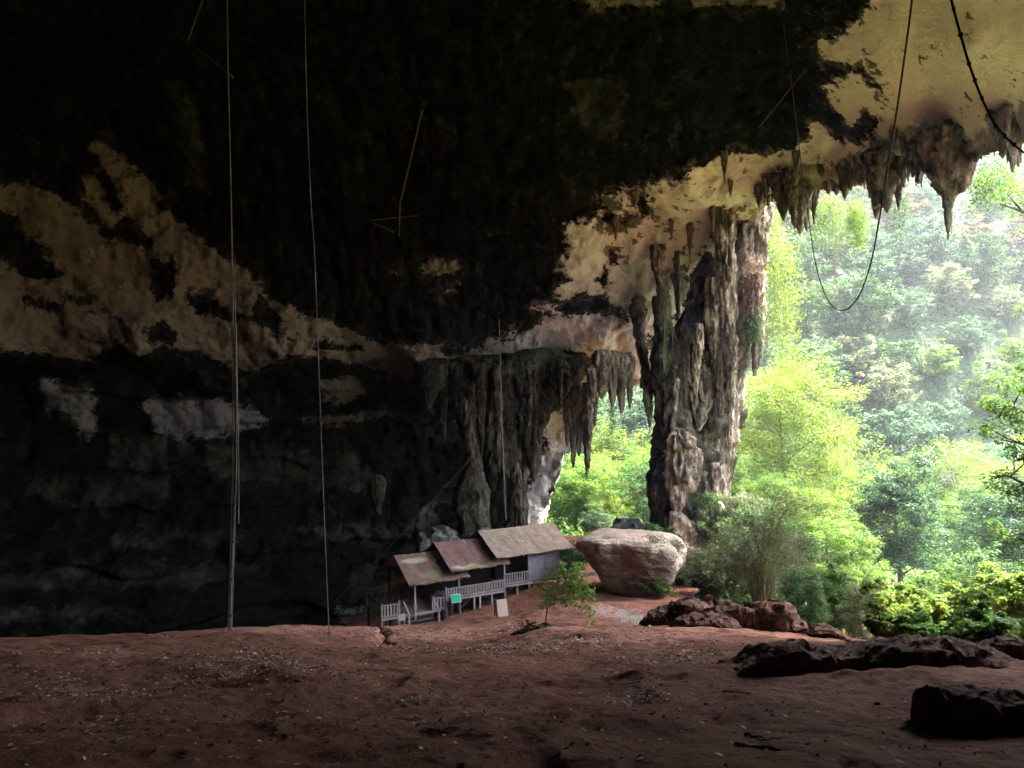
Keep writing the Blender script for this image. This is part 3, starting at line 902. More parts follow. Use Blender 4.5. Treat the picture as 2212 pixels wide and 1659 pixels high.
def dripstone(prof, Y, seed, depth=0.85, rings=None, seg=56, flute=0.22, lean=0.0, wob=0.18):
    """solid of revolution-like dripstone from a (V, Uleft, Uright) profile, fluted down its length; returns verts, faces in world space"""
    n = rings or int(max(14, min(150, abs(prof[-1][0] - prof[0][0]) / 4)))
    V, L, Rr = interp_profile(prof, n)
    Yr = np.linspace(Y[0], Y[1], n) if isinstance(Y, tuple) else np.full(n, float(Y))
    C = np.array([at((l + r) / 2, v, y_) for l, r, v, y_ in zip(L, Rr, V, Yr)])
    hw = np.maximum((Rr - L) / 2 * Yr / F, 0.02)
    th = np.linspace(0, 2 * math.pi, seg, endpoint=False)
    ct, st = np.cos(th), np.sin(th)
    P = np.stack([C[:, None, 0] + hw[:, None] * ct, C[:, None, 1] + hw[:, None] * st * depth, np.repeat(C[:, 2:3], seg, 1)], -1).reshape(-1, 3)
    q = P * np.array([1, 1, 0.24]) + seed * 7.7
    nl = np.stack([np.tile(ct, n), np.tile(st, n), np.zeros(n * seg)], -1)
    HW = np.repeat(hw, seg)
    d = flute * HW * (1.1 * ridged(q / np.maximum(0.45 * hw.mean(), 0.25), 3, seed) - 0.35 + 0.7 * fbm(q / np.maximum(1.1 * hw.mean(), 0.4), 3, seed + 3))
    d += wob * HW * fbm(P / np.maximum(1.0 * hw.mean(), 0.5), 4, seed + 5) + 0.9 * wob * HW * ridged(P * np.array([1, 1, 0.55]) / np.maximum(0.5 * hw.mean(), 0.3), 3, seed + 6)
    P = P + nl * d[:, None]
    P[:, 2] += 0.35 * HW * fbm(P / np.maximum(hw.mean(), 0.4), 2, seed + 9) * (np.repeat(np.arange(n), seg) > 0)
    f = []
    i = np.arange(n - 1)[:, None] * seg
    j = np.arange(seg)[None, :]
    k = (j + 1) % seg
    f = np.stack([i + j, i + k, i + seg + k, i + seg + j], -1).reshape(-1, 4)
    # close both ends with a fan of quads folded to a point
    top, bot = len(P), len(P) + 1
    P = np.vstack([P, P[:seg].mean(0) + [0, 0, 0.1], P[-seg:].mean(0) - [0, 0, 0.25 * hw[-1]]])
    fan = [(top, (a + 1) % seg, a, a) for a in range(0)]
    faces = [tuple(q) for q in f] + [(top, (a + 1) % seg, a) for a in range(seg)] + [(bot, (n - 1) * seg + a, (n - 1) * seg + (a + 1) % seg) for a in range(seg)]
    return P, faces


def drip_obj(name, pieces, mat, parent=None, **kw):
    """one object out of one or more grown-together dripstone bodies"""
    vs, fs, n, mi = [], [], 0, []
    for pc in pieces:
        k_ = dict(pc[3]) if len(pc) > 3 else {}
        m_ = k_.pop('m', 0)
        P, f = dripstone(*pc[:3], **k_)
        mi += [m_] * len(f)
        vs.append(P)
        fs += [tuple(i + n for i in q) for q in f]
        n += len(P)
    v = np.vstack(vs)
    base = v.mean(0)
    o = obj(name, mesh_np(name, v - base, [q[::-1] for q in fs], None, True, None, mat if isinstance(mat, list) else [mat], mi), parent)
    o.location = base
    return o


YP, YL = 91.0, 97.0
# the great pillar between the two mouths
sy = shell_y
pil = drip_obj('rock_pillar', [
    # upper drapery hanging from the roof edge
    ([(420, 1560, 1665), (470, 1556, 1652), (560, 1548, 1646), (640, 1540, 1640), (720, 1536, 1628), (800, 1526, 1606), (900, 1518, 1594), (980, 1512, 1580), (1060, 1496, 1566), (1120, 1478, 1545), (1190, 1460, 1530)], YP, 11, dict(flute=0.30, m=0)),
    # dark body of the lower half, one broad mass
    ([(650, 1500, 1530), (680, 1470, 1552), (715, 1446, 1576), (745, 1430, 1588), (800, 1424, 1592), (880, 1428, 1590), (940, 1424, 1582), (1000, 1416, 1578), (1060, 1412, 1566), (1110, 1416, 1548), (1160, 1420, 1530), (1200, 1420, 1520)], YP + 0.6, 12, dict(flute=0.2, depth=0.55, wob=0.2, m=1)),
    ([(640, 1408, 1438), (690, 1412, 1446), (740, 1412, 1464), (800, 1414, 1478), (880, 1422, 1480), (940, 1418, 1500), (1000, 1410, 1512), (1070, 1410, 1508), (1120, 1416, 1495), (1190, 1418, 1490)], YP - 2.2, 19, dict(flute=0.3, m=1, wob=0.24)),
    # pale flow on the bulge and the broken foot
    ([(925, 1456, 1476), (950, 1440, 1500), (990, 1442, 1508), (1030, 1440, 1506), (1065, 1444, 1488), (1100, 1452, 1472), (1125, 1456, 1462)], YP - 5.0, 14, dict(flute=0.45, depth=0.4, wob=0.3, m=0)),
    ([(945, 1466, 1500), (990, 1486, 1516), (1030, 1490, 1514), (1062, 1494, 1502)], YP - 4.7, 24, dict(flute=0.45, depth=0.4, wob=0.3, m=0)),
    ([(1105, 1446, 1470), (1125, 1438, 1490), (1160, 1436, 1500), (1200, 1434, 1510)], YP - 5.0, 15, dict(flute=0.3, wob=0.4, m=0)),
    ([(1130, 1480, 1520), (1160, 1470, 1545), (1200, 1460, 1575)], YP - 3.5, 25, dict(flute=0.3, wob=0.4, m=1)),
    # right edge, ribs and drips
    ([(430, 1616, 1660), (520, 1606, 1658), (620, 1600, 1650), (700, 1598, 1640), (790, 1588, 1612), (840, 1584, 1596)], YP - 1.2, 16, dict(flute=0.3, m=0)),
    ([(545, 1522, 1536), (590, 1504, 1550), (650, 1490, 1556), (740, 1482, 1560), (820, 1488, 1552), (880, 1498, 1534), (930, 1504, 1512)], (sy(1528, 550) - 0.4, YP - 3.4), 47, dict(flute=0.36, m=0, wob=0.3)),
    ([(600, 1524, 1560), (700, 1526, 1566), (800, 1540, 1572), (870, 1548, 1560)], YP - 3.0, 17, dict(flute=0.36, m=0)),
    ([(440, 1535, 1590), (545, 1545, 1585), (680, 1552, 1588), (820, 1545, 1570), (900, 1550, 1560)], YP - 3.4, 18, dict(flute=0.36, m=0)),
    ([(690, 1566, 1584), (740, 1560, 1590), (800, 1568, 1590), (860, 1574, 1588), (960, 1572, 1580)], YP - 4.0, 26, dict(flute=0.4, wob=0.3, m=0)),
    ([(700, 1500, 1516), (730, 1496, 1520), (780, 1490, 1512), (830, 1496, 1508), (880, 1500, 1505)], YP - 4.4, 27, dict(flute=0.4, wob=0.3, m=0)),
    ([(1000, 1536, 1552), (1030, 1532, 1556), (1060, 1536, 1550)], YP - 4.2, 28, dict(flute=0.3, wob=0.4, m=0)),
    ([(1085, 1546, 1560), (1105, 1540, 1568), (1140, 1536, 1572), (1170, 1536, 1572)], YP - 5.0, 29, dict(flute=0.3, wob=0.3, m=0)),
    ], [M['drip'], M['drip_dark']])
tag(pil, 'massive free-standing limestone pillar between the small and the large cave mouth', 'rock pillar')
for prof, y_, sd, nm in [([(530, 1402, 1438), (545, 1405, 1434), (580, 1412, 1434), (620, 1420, 1442), (660, 1424, 1446), (700, 1430, 1450), (740, 1436, 1460), (790, 1446, 1468), (840, 1452, 1466), (890, 1456, 1461)], (sy(1420, 530) - 0.4, YP - 5), 21, 'thin twisted limestone curtain with green ivy before the great pillar'),
                     ([(632, 1374, 1384), (645, 1364, 1394), (665, 1360, 1394), (700, 1366, 1390), (740, 1374, 1396), (790, 1384, 1402), (830, 1386, 1410), (880, 1394, 1410), (922, 1402, 1406)], (sy(1378, 645) - 0.4, YP - 4), 22, 'pale drooping stalactite just left of the great pillar with a light tip'),
                     ([(590, 1450, 1478), (620, 1456, 1474), (660, 1460, 1470), (715, 1464, 1467)], (sy(1464, 595) - 0.3, sy(1464, 595) - 1.5), 20, 'short slim stalactite on the cream wall right of the twisted curtain')]:
    tag(drip_obj('stalactite', [(prof, y_, sd, dict(flute=0.36, seg=32, wob=0.3))], M['drip']), nm, 'stalactite')
tag(drip_obj('stalactite', [([(590, 1612, 1652), (640, 1612, 1650), (700, 1622, 1650), (740, 1624, 1650), (775, 1625, 1642), (812, 1626, 1634)], YP - 3, 23, dict(flute=0.3, seg=32))], M['drip']),
    'stalactite hanging free right of the great pillar with a bare pale tip', 'stalactite')

# the darker columns on the left of the small mouth
YT = sy(1080, 778) - 0.2
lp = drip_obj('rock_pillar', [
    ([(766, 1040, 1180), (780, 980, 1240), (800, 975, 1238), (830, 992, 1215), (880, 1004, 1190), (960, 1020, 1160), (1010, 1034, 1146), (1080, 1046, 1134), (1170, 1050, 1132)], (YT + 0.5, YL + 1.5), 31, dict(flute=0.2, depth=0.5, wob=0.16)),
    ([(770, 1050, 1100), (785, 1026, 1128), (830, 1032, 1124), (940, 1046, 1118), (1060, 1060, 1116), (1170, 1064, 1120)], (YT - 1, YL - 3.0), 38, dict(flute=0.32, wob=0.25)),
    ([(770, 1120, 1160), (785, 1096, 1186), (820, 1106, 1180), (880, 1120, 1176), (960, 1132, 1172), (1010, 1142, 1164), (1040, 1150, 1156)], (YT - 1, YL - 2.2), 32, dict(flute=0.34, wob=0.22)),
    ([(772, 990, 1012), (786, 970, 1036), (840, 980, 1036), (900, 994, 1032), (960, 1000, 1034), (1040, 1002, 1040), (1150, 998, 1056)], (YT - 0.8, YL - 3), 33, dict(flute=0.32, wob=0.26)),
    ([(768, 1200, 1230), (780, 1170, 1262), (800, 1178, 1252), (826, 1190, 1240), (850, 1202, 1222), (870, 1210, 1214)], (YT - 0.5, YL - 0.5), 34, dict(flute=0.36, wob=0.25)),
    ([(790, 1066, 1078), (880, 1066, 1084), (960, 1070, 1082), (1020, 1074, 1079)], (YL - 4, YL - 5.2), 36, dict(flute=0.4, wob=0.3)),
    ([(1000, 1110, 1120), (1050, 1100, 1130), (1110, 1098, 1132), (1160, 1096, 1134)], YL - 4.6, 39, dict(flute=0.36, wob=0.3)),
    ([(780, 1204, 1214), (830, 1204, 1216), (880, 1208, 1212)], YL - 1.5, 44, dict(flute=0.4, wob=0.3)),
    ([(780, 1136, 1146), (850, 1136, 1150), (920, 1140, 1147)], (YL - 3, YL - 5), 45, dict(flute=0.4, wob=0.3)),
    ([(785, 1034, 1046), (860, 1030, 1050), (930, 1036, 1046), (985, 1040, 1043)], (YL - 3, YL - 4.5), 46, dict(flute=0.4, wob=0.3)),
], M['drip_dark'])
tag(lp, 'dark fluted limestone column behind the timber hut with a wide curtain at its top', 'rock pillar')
tag(drip_obj('stalagmite', [([(1000, 1012, 1030), (1030, 996, 1040), (1060, 988, 1052), (1100, 984, 1056), (1160, 980, 1062)], YL - 8, 35, dict(flute=0.34)),
                            ([(862, 1000, 1008), (920, 1000, 1022), (980, 1004, 1036), (1040, 1010, 1044)], YL - 7, 37, dict(flute=0.3))], M['drip_dark']),
    'leaning stalagmite with ivy and orange streaks left of the dark column behind the hut', 'stalagmite')
for prof, sd, nm in [([(774, 925, 955), (786, 902, 972), (806, 906, 965), (840, 914, 952), (868, 921, 936), (885, 925, 930)], 41, 'broad pointed stalactite at the far left end of the dark curtain'),
                     ([(776, 950, 962), (790, 942, 970), (830, 946, 966), (890, 951, 966), (935, 953, 964), (952, 956, 963)], 42, 'long blunt stalactite hanging in the dark left of the hut columns'),
                     ([(776, 980, 990), (790, 970, 998), (820, 975, 996), (850, 979, 990), (880, 984, 988)], 43, 'short stalactite between the long blunt one and the dark column')]:
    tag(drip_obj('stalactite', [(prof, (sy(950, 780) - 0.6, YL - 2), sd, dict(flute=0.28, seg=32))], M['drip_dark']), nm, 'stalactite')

# stalactites along the roof of the small mouth
SMALL = [(1300, 770, 862, 34, 'brown'), (1322, 772, 880, 26, ''), (1342, 775, 892, 26, ''), (1360, 775, 884, 18, ''), (1280, 800, 872, 22, ''), (1312, 775, 846, 26, ''),
         (1250, 840, 985, 22, 'big'), (1268, 840, 1030, 26, 'big'), (1238, 850, 1010, 20, 'big'), (1226, 868, 965, 18, 'big'), (1284, 838, 920, 16, 'big')]
for k, (u, v0, v1, w, kd) in enumerate(SMALL):
    y = YL + 2 if kd == 'big' else YP - 1
    prof = [(v0 - 14, u - w * 0.3, u + w * 0.3), (v0, u - w * 0.62, u + w * 0.62), (v0 + 0.25 * (v1 - v0), u - w * 0.5, u + w * 0.5), (v0 + 0.6 * (v1 - v0), u - w * 0.34, u + w * 0.36), (v0 + 0.85 * (v1 - v0), u - w * 0.2, u + w * 0.26), (v1, u - 1.5, u + 2.5)]
    o = drip_obj('stalactite', [(prof, y, 50 + k, dict(flute=0.34, seg=28, wob=0.25))], M['drip'])
    tag(o, 'pale ragged stalactite hanging in front of the white wall of the small cave mouth' if kd == 'big' else 'short brown stalactite in the fringe along the roof of the small cave mouth', 'stalactite',
        'pale stalactites at the white wall' if kd == 'big' else 'stalactites along the small mouth')

# stalactites along the lip of the large mouth
LIP = [  # tip U, top V, tip V, width, label
    (1692, 375, 477, 34, 'sharp brown stalactite nearest the great pillar in the fringe of the large mouth'),
    (1717, 365, 494, 30, 'blunt ochre stalactite in the group nearest the great pillar'),
    (1728, 372, 508, 34, 'longest stalactite of the group nearest the great pillar, with a split tip'),
    (1742, 385, 500, 24, ''), (1759, 405, 484, 16, 'slender stalactite hanging alone right of the group nearest the great pillar'),
    (1675, 380, 432, 24, ''), (1790, 385, 420, 18, ''), (1807, 385, 422, 22, ''), (1825, 362, 432, 24, 'pointed stalactite with a bent tip halfway along the fringe'),
    (1838, 350, 412, 20, ''), (1860, 372, 402, 20, ''), (1893, 335, 473, 34, 'sharp-tipped left half of the twin stalactites in the middle of the fringe'),
    (1916, 330, 461, 46, 'broad rounded right half of the twin stalactites in the middle of the fringe'), (1941, 345, 452, 20, 'thin stalactite touching the right side of the twin stalactites'),
    (1952, 330, 405, 18, ''), (1972, 320, 384, 22, ''), (1985, 318, 398, 24, ''), (1996, 318, 376, 18, ''), (2014, 318, 388, 30, 'curved hook-like stalactite left of the largest one'),
    (2098, 318, 370, 22, ''), (2110, 310, 352, 24, ''), (2166, 245, 343, 34, 'pointed stalactite near the right edge of the picture, left of its pair'), (2187, 232, 373, 30, 'pointed stalactite near the right edge of the picture, right of its pair'),
    (2200, 300, 362, 16, ''), (2135, 300, 335, 18, ''), (1650, 400, 440, 22, ''), (1684, 395, 448, 10, ''), (1703, 380, 455, 11, ''), (1751, 395, 452, 10, ''), (1768, 390, 428, 9, ''), (1783, 380, 412, 10, ''), (1798, 392, 416, 8, ''), (1815, 380, 412, 10, ''), (1846, 372, 404, 9, ''), (1853, 345, 388, 8, ''), (1868, 360, 408, 11, ''), (1878, 350, 428, 13, ''), (1903, 345, 440, 12, ''), (1930, 340, 420, 11, ''), (1946, 345, 432, 8, ''), (1962, 335, 392, 10, ''), (1979, 330, 402, 9, ''), (1990, 330, 404, 10, ''), (2003, 325, 372, 9, ''), (2020, 320, 400, 11, ''), (2088, 330, 388, 10, ''), (2104, 325, 362, 9, ''), (2120, 315, 345, 10, ''), (2148, 300, 338, 9, ''), (2176, 262, 352, 10, ''), (2194, 262, 345, 9, ''), (2206, 285, 352, 9, ''), (1660, 405, 452, 10, ''), (1668, 400, 436, 9, ''), (1775, 345, 385, 16, ''), (2030, 300, 352, 26, '')]
for k, (u, v0, v1, w, lab) in enumerate(LIP):
    y = shell_y(u, v0 + 14) + 0.4
    sk = random.uniform(-5, 5)
    H = v1 - v0
    prof = [(v0 - 8, u - w * 0.66 + sk, u + w * 0.66 + sk), (v0 + 0.18 * H, u - w * 0.46 + sk, u + w * 0.48 + sk), (v0 + 0.45 * H, u - w * 0.38 + sk * .6, u + w * 0.36 + sk * .6), (v0 + 0.72 * H, u - w * 0.28, u + w * 0.27), (v0 + 0.9 * H, u - w * 0.17, u + w * 0.16), (v1, u - 1, u + 1.5)]
    pcs = [(prof, y, 80 + k, dict(flute=0.34, seg=32, wob=0.34))]
    if w >= 28:
        pcs.append(([(v0, u - w * 0.9, u - w * 0.1), (v0 + 0.4 * H, u - w * 0.62, u - w * 0.12), (v0 + 0.62 * H, u - w * 0.42, u - w * 0.3)], y - 0.5, 120 + k, dict(seg=22, wob=0.5)))
        pcs.append(([(v0, u + w * 0.2, u + w * 0.95), (v0 + 0.35 * H, u + w * 0.25, u + w * 0.72), (v0 + 0.55 * H, u + w * 0.42, u + w * 0.52)], y - 0.3, 160 + k, dict(seg=22, wob=0.5)))
    o = drip_obj('stalactite', pcs, M['drip_brown'])
    tag(o, lab or 'small brown stalactite in the fringe along the roof edge of the large mouth', 'stalactite', 'stalactites along the large mouth' if not lab else None)
y = shell_y(2050, 330)
o = drip_obj('stalactite', [([(285, 1992, 2102), (330, 2006, 2096), (370, 2018, 2094), (400, 2026, 2088), (425, 2036, 2066), (450, 2040, 2056), (457, 2045, 2050)], y, 201, dict(flute=0.26, wob=0.25)),
                            ([(340, 2052, 2092), (380, 2062, 2094), (402, 2068, 2092), (415, 2072, 2082)], y - 0.8, 202, dict(seg=30, wob=0.35)),
                            ([(330, 2008, 2040), (380, 2020, 2046), (410, 2028, 2042)], y - 0.6, 203, dict(seg=30)),
                            ([(448, 2042, 2052), (470, 2041, 2053), (495, 2045, 2052), (518, 2046, 2049)], y, 204, dict(seg=20, wob=0.5, flute=0.4))], M['drip_brown'])
tag(o, 'largest stalactite of the fringe, bulky with a thin knotted tail dangling below', 'stalactite')
# knobs on the lit roof
for k, (u, v0, v1, w) in enumerate([(1565, 330, 395, 12), (1578, 385, 425, 10), (1930, 285, 320, 14), (1950, 300, 335, 11), (2050, 262, 300, 15), (2072, 278, 312, 12), (1985, 295, 325, 10), (1640, 405, 450, 18), (1655, 385, 430, 14), (1720, 330, 372, 14), (1330, 470, 520, 12), (1372, 415, 450, 16), (1450, 470, 520, 10), (1490, 480, 560, 12), (1540, 440, 500, 10), (1462, 545, 620, 11)]):
    y = shell_y(u, v0) - 0.1
    o = drip_obj('stalactite', [([(v0 - 4, u - w * 0.6, u + w * 0.6), (v0 + 0.5 * (v1 - v0), u - w * 0.4, u + w * 0.42), (v1, u - 1, u + 1)], y, 240 + k, dict(seg=20, wob=0.3, flute=0.3))], M['drip_brown'])
    tag(o, 'small dark knob of dripstone on the lit cream roof', 'stalactite', 'knobs on the lit roof')
tag(drip_obj('stalactite', [([(1028, 808, 826), (1045, 798, 830), (1070, 797, 830), (1090, 806, 826), (1112, 818, 824)], 92, 290, dict(flute=0.3))], M['drip_dark']),
    'lone pale hanging rock with a green tuft at its tip in the dark alcove', 'stalactite')


# ------------------------------------------------------------------ rocks on the floor
def ridge_rock(name, top, base, Y, depth, mat, seed, over=0.25, n=90, rough=0.18, dip=0.75, slope=None):
    """rock whose crest follows top (U, V) and whose front foot follows base (U, V); real thickness behind"""
    top, base = np.array(top, float), np.array(base, float)
    u0, u1 = top[0, 0], top[-1, 0]
    U = np.linspace(u0, u1, n)
    Vt = np.interp(U, top[:, 0], top[:, 1])
    Vb = np.interp(U, base[:, 0], base[:, 1])
    m = 48
    slope = (0.285 if Y < 40 else 0.1) if slope is None else slope
    rows = []
    for i, (u, vt, vb) in enumerate(zip(U, Vt, Vb)):
        e = min(1.0, 4 * i / (n - 1), 4 * (n - 1 - i) / (n - 1)) ** 0.5
        dp = depth * (0.35 + 0.65 * e)
        foot = at(u, vb, Y)
        crest = at(u, vt, Y + 0.3 * dp)
        h = max(crest[2] - foot[2] + slope * 0.3 * dp, 0.02)
        x0, x1 = foot[0], crest[0]
        prof = [(0.10 * dp, -0.5 * h - 0.3), (0.0, 0.0), (-over * h, 0.45 * h), (-0.3 * over * h, 0.78 * h), (0.12 * dp, 0.94 * h), (0.3 * dp, h), (0.62 * dp, dip * h), (0.95 * dp, 0.15 * h), (1.0 * dp, -0.5 * h - 0.5)]
        prof = np.array(prof)
        t = np.linspace(0, len(prof) - 1, m)
        yy = np.interp(t, range(len(prof)), prof[:, 0])
        zz_ = np.interp(t, range(len(prof)), prof[:, 1])
        xx = x0 + (x1 - x0) * np.clip(yy / (0.3 * dp), 0, 1)
        rows.append(np.column_stack([xx, Y + yy, foot[2] + zz_ - slope * yy]))
    P = np.array(rows)
    hh = float(np.median([max(at(u, a_, Y + 0.3 * depth)[2] - at(u, b_, Y)[2] + slope * 0.3 * depth, 0.05) for u, a_, b_ in zip(U, Vt, Vb)]))
    flat = P.reshape(-1, 3)
    dv = np.stack([fbm(flat / (0.8 * hh + 0.15), 6, seed + s * 13, 0.62) for s in range(3)], 1)
    fine = ridged(flat / (0.4 * hh + 0.1), 5, seed + 77) + 0.8 * np.sign(fbm(flat / (0.35 * hh + 0.1), 2, seed + 99)) * np.abs(fbm(flat / (0.35 * hh + 0.1), 2, seed + 99)) ** 0.5
    amp = 1.5 * rough * hh
    flat = flat + dv * amp * np.array([1, 0.8, 0.55]) + np.array([0, -0.25, 0.35]) * (fine * amp)[:, None]
    i = np.arange(n * m).reshape(n, m)
    f = np.stack([i[:-1, :-1], i[1:, :-1], i[1:, 1:], i[:-1, 1:]], -1).reshape(-1, 4)
    faces = [tuple(q) for q in f] + [tuple(i[0, :]), tuple(i[-1, ::-1])]
    b = flat.mean(0)
    o = obj(name, mesh_np(name, flat - b, faces, mat, True))
    o.location = b
    return o


tag(ridge_rock('rock_outcrop', [(1585, 1458), (1615, 1432), (1642, 1418), (1650, 1390), (1662, 1392), (1700, 1388), (1735, 1386), (1765, 1400), (1820, 1406), (1860, 1400), (1900, 1386), (1960, 1378), (2010, 1376), (2060, 1384), (2110, 1396), (2160, 1418), (2212, 1446), (2300, 1490)],
               [(1585, 1460), (1620, 1466), (1660, 1474), (1800, 1470), (1900, 1468), (2000, 1462), (2080, 1474), (2140, 1476), (2212, 1490), (2300, 1515)], 15.5, 5.0, M['rock_dark'], 301, 0.14, 220, 0.30),
    'long low dark outcrop across the right of the earth floor, flat-topped', 'rock')
tag(ridge_rock('rock', [(2028, 1500), (2040, 1484), (2080, 1480), (2130, 1484), (2180, 1494), (2240, 1502), (2320, 1520), (2400, 1560)], [(2028, 1504), (2050, 1580), (2120, 1586), (2212, 1592), (2320, 1600), (2400, 1604)], 8.6, 1.9, M['rock_dark'], 302, 0.25, 110, 0.24),
    'dark blocky rock in the lower right corner of the foreground', 'rock')
tag(ridge_rock('rock', [(2130, 1400), (2145, 1380), (2180, 1378), (2230, 1382), (2300, 1390), (2380, 1420)], [(2130, 1410), (2150, 1432), (2212, 1445), (2300, 1450), (2380, 1450)], 17.5, 3.0, M['rock_dark'], 303, 0.1, 80, 0.22),
    'black square rock at the right edge in front of the bright bushes', 'rock')
tag(ridge_rock('rock_outcrop', [(1398, 1345), (1412, 1322), (1440, 1308), (1480, 1296), (1530, 1298), (1590, 1304), (1640, 1306), (1680, 1300), (1710, 1318), (1740, 1350), (1760, 1372)], [(1398, 1362), (1450, 1362), (1550, 1362), (1650, 1366), (1720, 1374), (1760, 1382)], 39, 6, M['rock_red'], 304, 0.15, 150, 0.34),
    'jagged reddish rock ledge at the far rim of the floor, under the many-stemmed shrub', 'rock')
tag(ridge_rock('rock', [(1450, 1350), (1463, 1332), (1500, 1326), (1540, 1328), (1580, 1334), (1600, 1350), (1606, 1368)], [(1450, 1372), (1500, 1378), (1560, 1378), (1606, 1374)], 33, 3.6, M['rock_red'], 305, 0.35, 100, 0.24),
    'overhanging red earth-topped rock in front of the jagged ledge', 'rock')
tag(ridge_rock('rock', [(1750, 1368), (1762, 1352), (1785, 1348), (1810, 1362), (1840, 1382)], [(1750, 1380), (1780, 1384), (1840, 1390)], 31, 3, M['rock_red'], 306, 0.2, 50, 0.25),
    'small knobbly rock at the rim of the floor below the grey bush', 'rock')
tag(ridge_rock('rock', [(1085, 1388), (1105, 1370), (1140, 1352), (1180, 1346), (1215, 1352), (1235, 1364), (1260, 1376)], [(1085, 1392), (1180, 1378), (1260, 1380)], 30.5, 2.6, M['rock_red'], 307, 0.05, 60, 0.2),
    'low crumbly earth-crusted rock at the foot of the leafy sapling', 'rock')
tag(ridge_rock('boulder', [(1320, 1150), (1326, 1122), (1350, 1116), (1385, 1124), (1402, 1148)], [(1320, 1162), (1402, 1165)], 88, 6, M['rock_grey'], 308, 0.05, 50, 0.15),
    'dark rounded boulder behind the flat-topped tan boulder', 'boulder')
tag(ridge_rock('rock', [(905, 1110), (915, 1092), (935, 1086), (948, 1096), (955, 1085), (975, 1082), (986, 1100), (990, 1130)], [(905, 1145), (990, 1150)], 90, 6, M['rock_grey'], 309, 0.05, 60, 0.2),
    'pair of grown-together grey rock stumps with ivy left of the dark columns', 'rock')
tag(ridge_rock('boulder', [(898, 1170), (910, 1150), (940, 1140), (975, 1142), (1000, 1160), (1020, 1150), (1050, 1140), (1075, 1150)], [(898, 1215), (1075, 1215)], 86, 7, M['rock_grey'], 310, 0.05, 70, 0.2),
    'mossy grey boulder just behind the roofs of the hut', 'boulder')

# the anvil-shaped boulder
def anvil_boulder():
    prof = np.array([  # V, Uleft, Uright: flat top, long sharp lip at left, tapering foot
        (1152, 1290, 1405), (1156, 1262, 1430), (1162, 1248, 1456), (1170, 1247, 1470), (1182, 1254, 1478), (1198, 1266, 1482), (1216, 1278, 1482), (1236, 1290, 1474), (1254, 1302, 1462), (1268, 1312, 1452), (1284, 1322, 1444), (1315, 1326, 1440)], float)
    Y, n, seg = 70.0, 90, 120
    t = np.linspace(0, 1, n)
    V = np.interp(t, np.linspace(0, 1, len(prof)), prof[:, 0])
    L = np.interp(V, prof[:, 0], prof[:, 1])
    Rr = np.interp(V, prof[:, 0], prof[:, 2])
    th = np.linspace(0, 2 * math.pi, seg, endpoint=False)
    rows = []
    for v, l, r in zip(V, L, Rr):
        c = at((l + r) / 2, v, Y)
        hw = (r - l) / 2 * Y / F
        ct, s_ = np.cos(th), np.sin(th)
        ph = RAD(-24)
        k = (np.abs(np.cos(th - ph)) ** 6 + np.abs(np.sin(th - ph) * 1.25) ** 6) ** (-1 / 6)     # blocky plan turned a little, two flat faces towards the hut
        k = k / np.abs(k * ct).max()
        rows.append(np.column_stack([c[0] + hw * k * ct, c[1] + hw * k * s_, np.full(seg, c[2])]))
    P = np.array(rows).reshape(-1, 3)
    q = P * np.array([1, 1, 1.0])
    dv = np.stack([fbm(q / 1.8, 6, 330 + s * 11, 0.6) for s in range(3)], 1) * 0.6
    bed = 0.05 * ridged(P * np.array([0.25, 0.25, 1.9]), 3, 345) + 0.22 * np.abs(fbm(P / 2.6, 3, 349)) + 0.14 * np.clip(vnoise(P * np.array([0.55, 0.55, 0.2]), 351) * 3, -1, 1)
    ctr = np.repeat(np.array([r.mean(0) for r in rows]), seg, 0)
    out = P - ctr
    out /= np.linalg.norm(out, axis=1)[:, None] + 1e-6
    P = P + dv * np.array([1, 1, 0.35]) + out * bed[:, None]
    i = np.arange(n * seg).reshape(n, seg)
    f = np.stack([i[:-1], i[1:], np.roll(i[1:], -1, 1), np.roll(i[:-1], -1, 1)], -1).reshape(-1, 4)
    faces = [tuple(a) for a in f] + [tuple(i[0]), tuple(i[-1, ::-1])]
    b = P.mean(0)
    o = obj('boulder', mesh_np('boulder', P - b, faces, M['rock_tan'], True))
    o.location = b
    return o


bo = anvil_boulder()
tag(bo, 'huge flat-topped tan boulder narrowing to its base, right of the hut', 'boulder')


# ------------------------------------------------------------------ ropes and poles
def line(name, pts, r, mat, label, cat, group=None, n=60, sides=7, knots=None, sag=False):
    p = spline(pts, n) if len(pts) > 2 else np.linspace(pts[0], pts[1], n)
    p = np.array(p)
    v, f = tube(p, r, sides)
    if knots is not None:
        v = [tuple(q) for q in v]
        for k in knots:
            c = p[int(k * (n - 1))]
            rr_ = r * random.uniform(1.5, 2.1)
            ks = []
            for i in range(5):
                a = math.pi * (i + 0.5) / 5
                for j in range(8):
                    t = 2 * math.pi * j / 8
                    w = rr_ * random.uniform(0.8, 1.25)
                    ks.append((c[0] + w * math.sin(a) * math.cos(t), c[1] + w * math.sin(a) * math.sin(t), c[2] + 1.1 * w * math.cos(a)))
            n0 = len(v)
            v += ks
            f += [(n0 + i * 8 + j, n0 + i * 8 + (j + 1) % 8, n0 + (i + 1) * 8 + (j + 1) % 8, n0 + (i + 1) * 8 + j) for i in range(4) for j in range(8)]
            f += [tuple(range(n0, n0 + 8))[::-1], tuple(range(n0 + 32, n0 + 40))]
    v = np.array(v)
    b = p[-1].copy()
    o = obj(name, mesh_np(name, v - b, f, mat, True))
    o.location = b
    return tag(o, label, cat, group)


yb = 33.0
fp = at(497, 1368, yb)
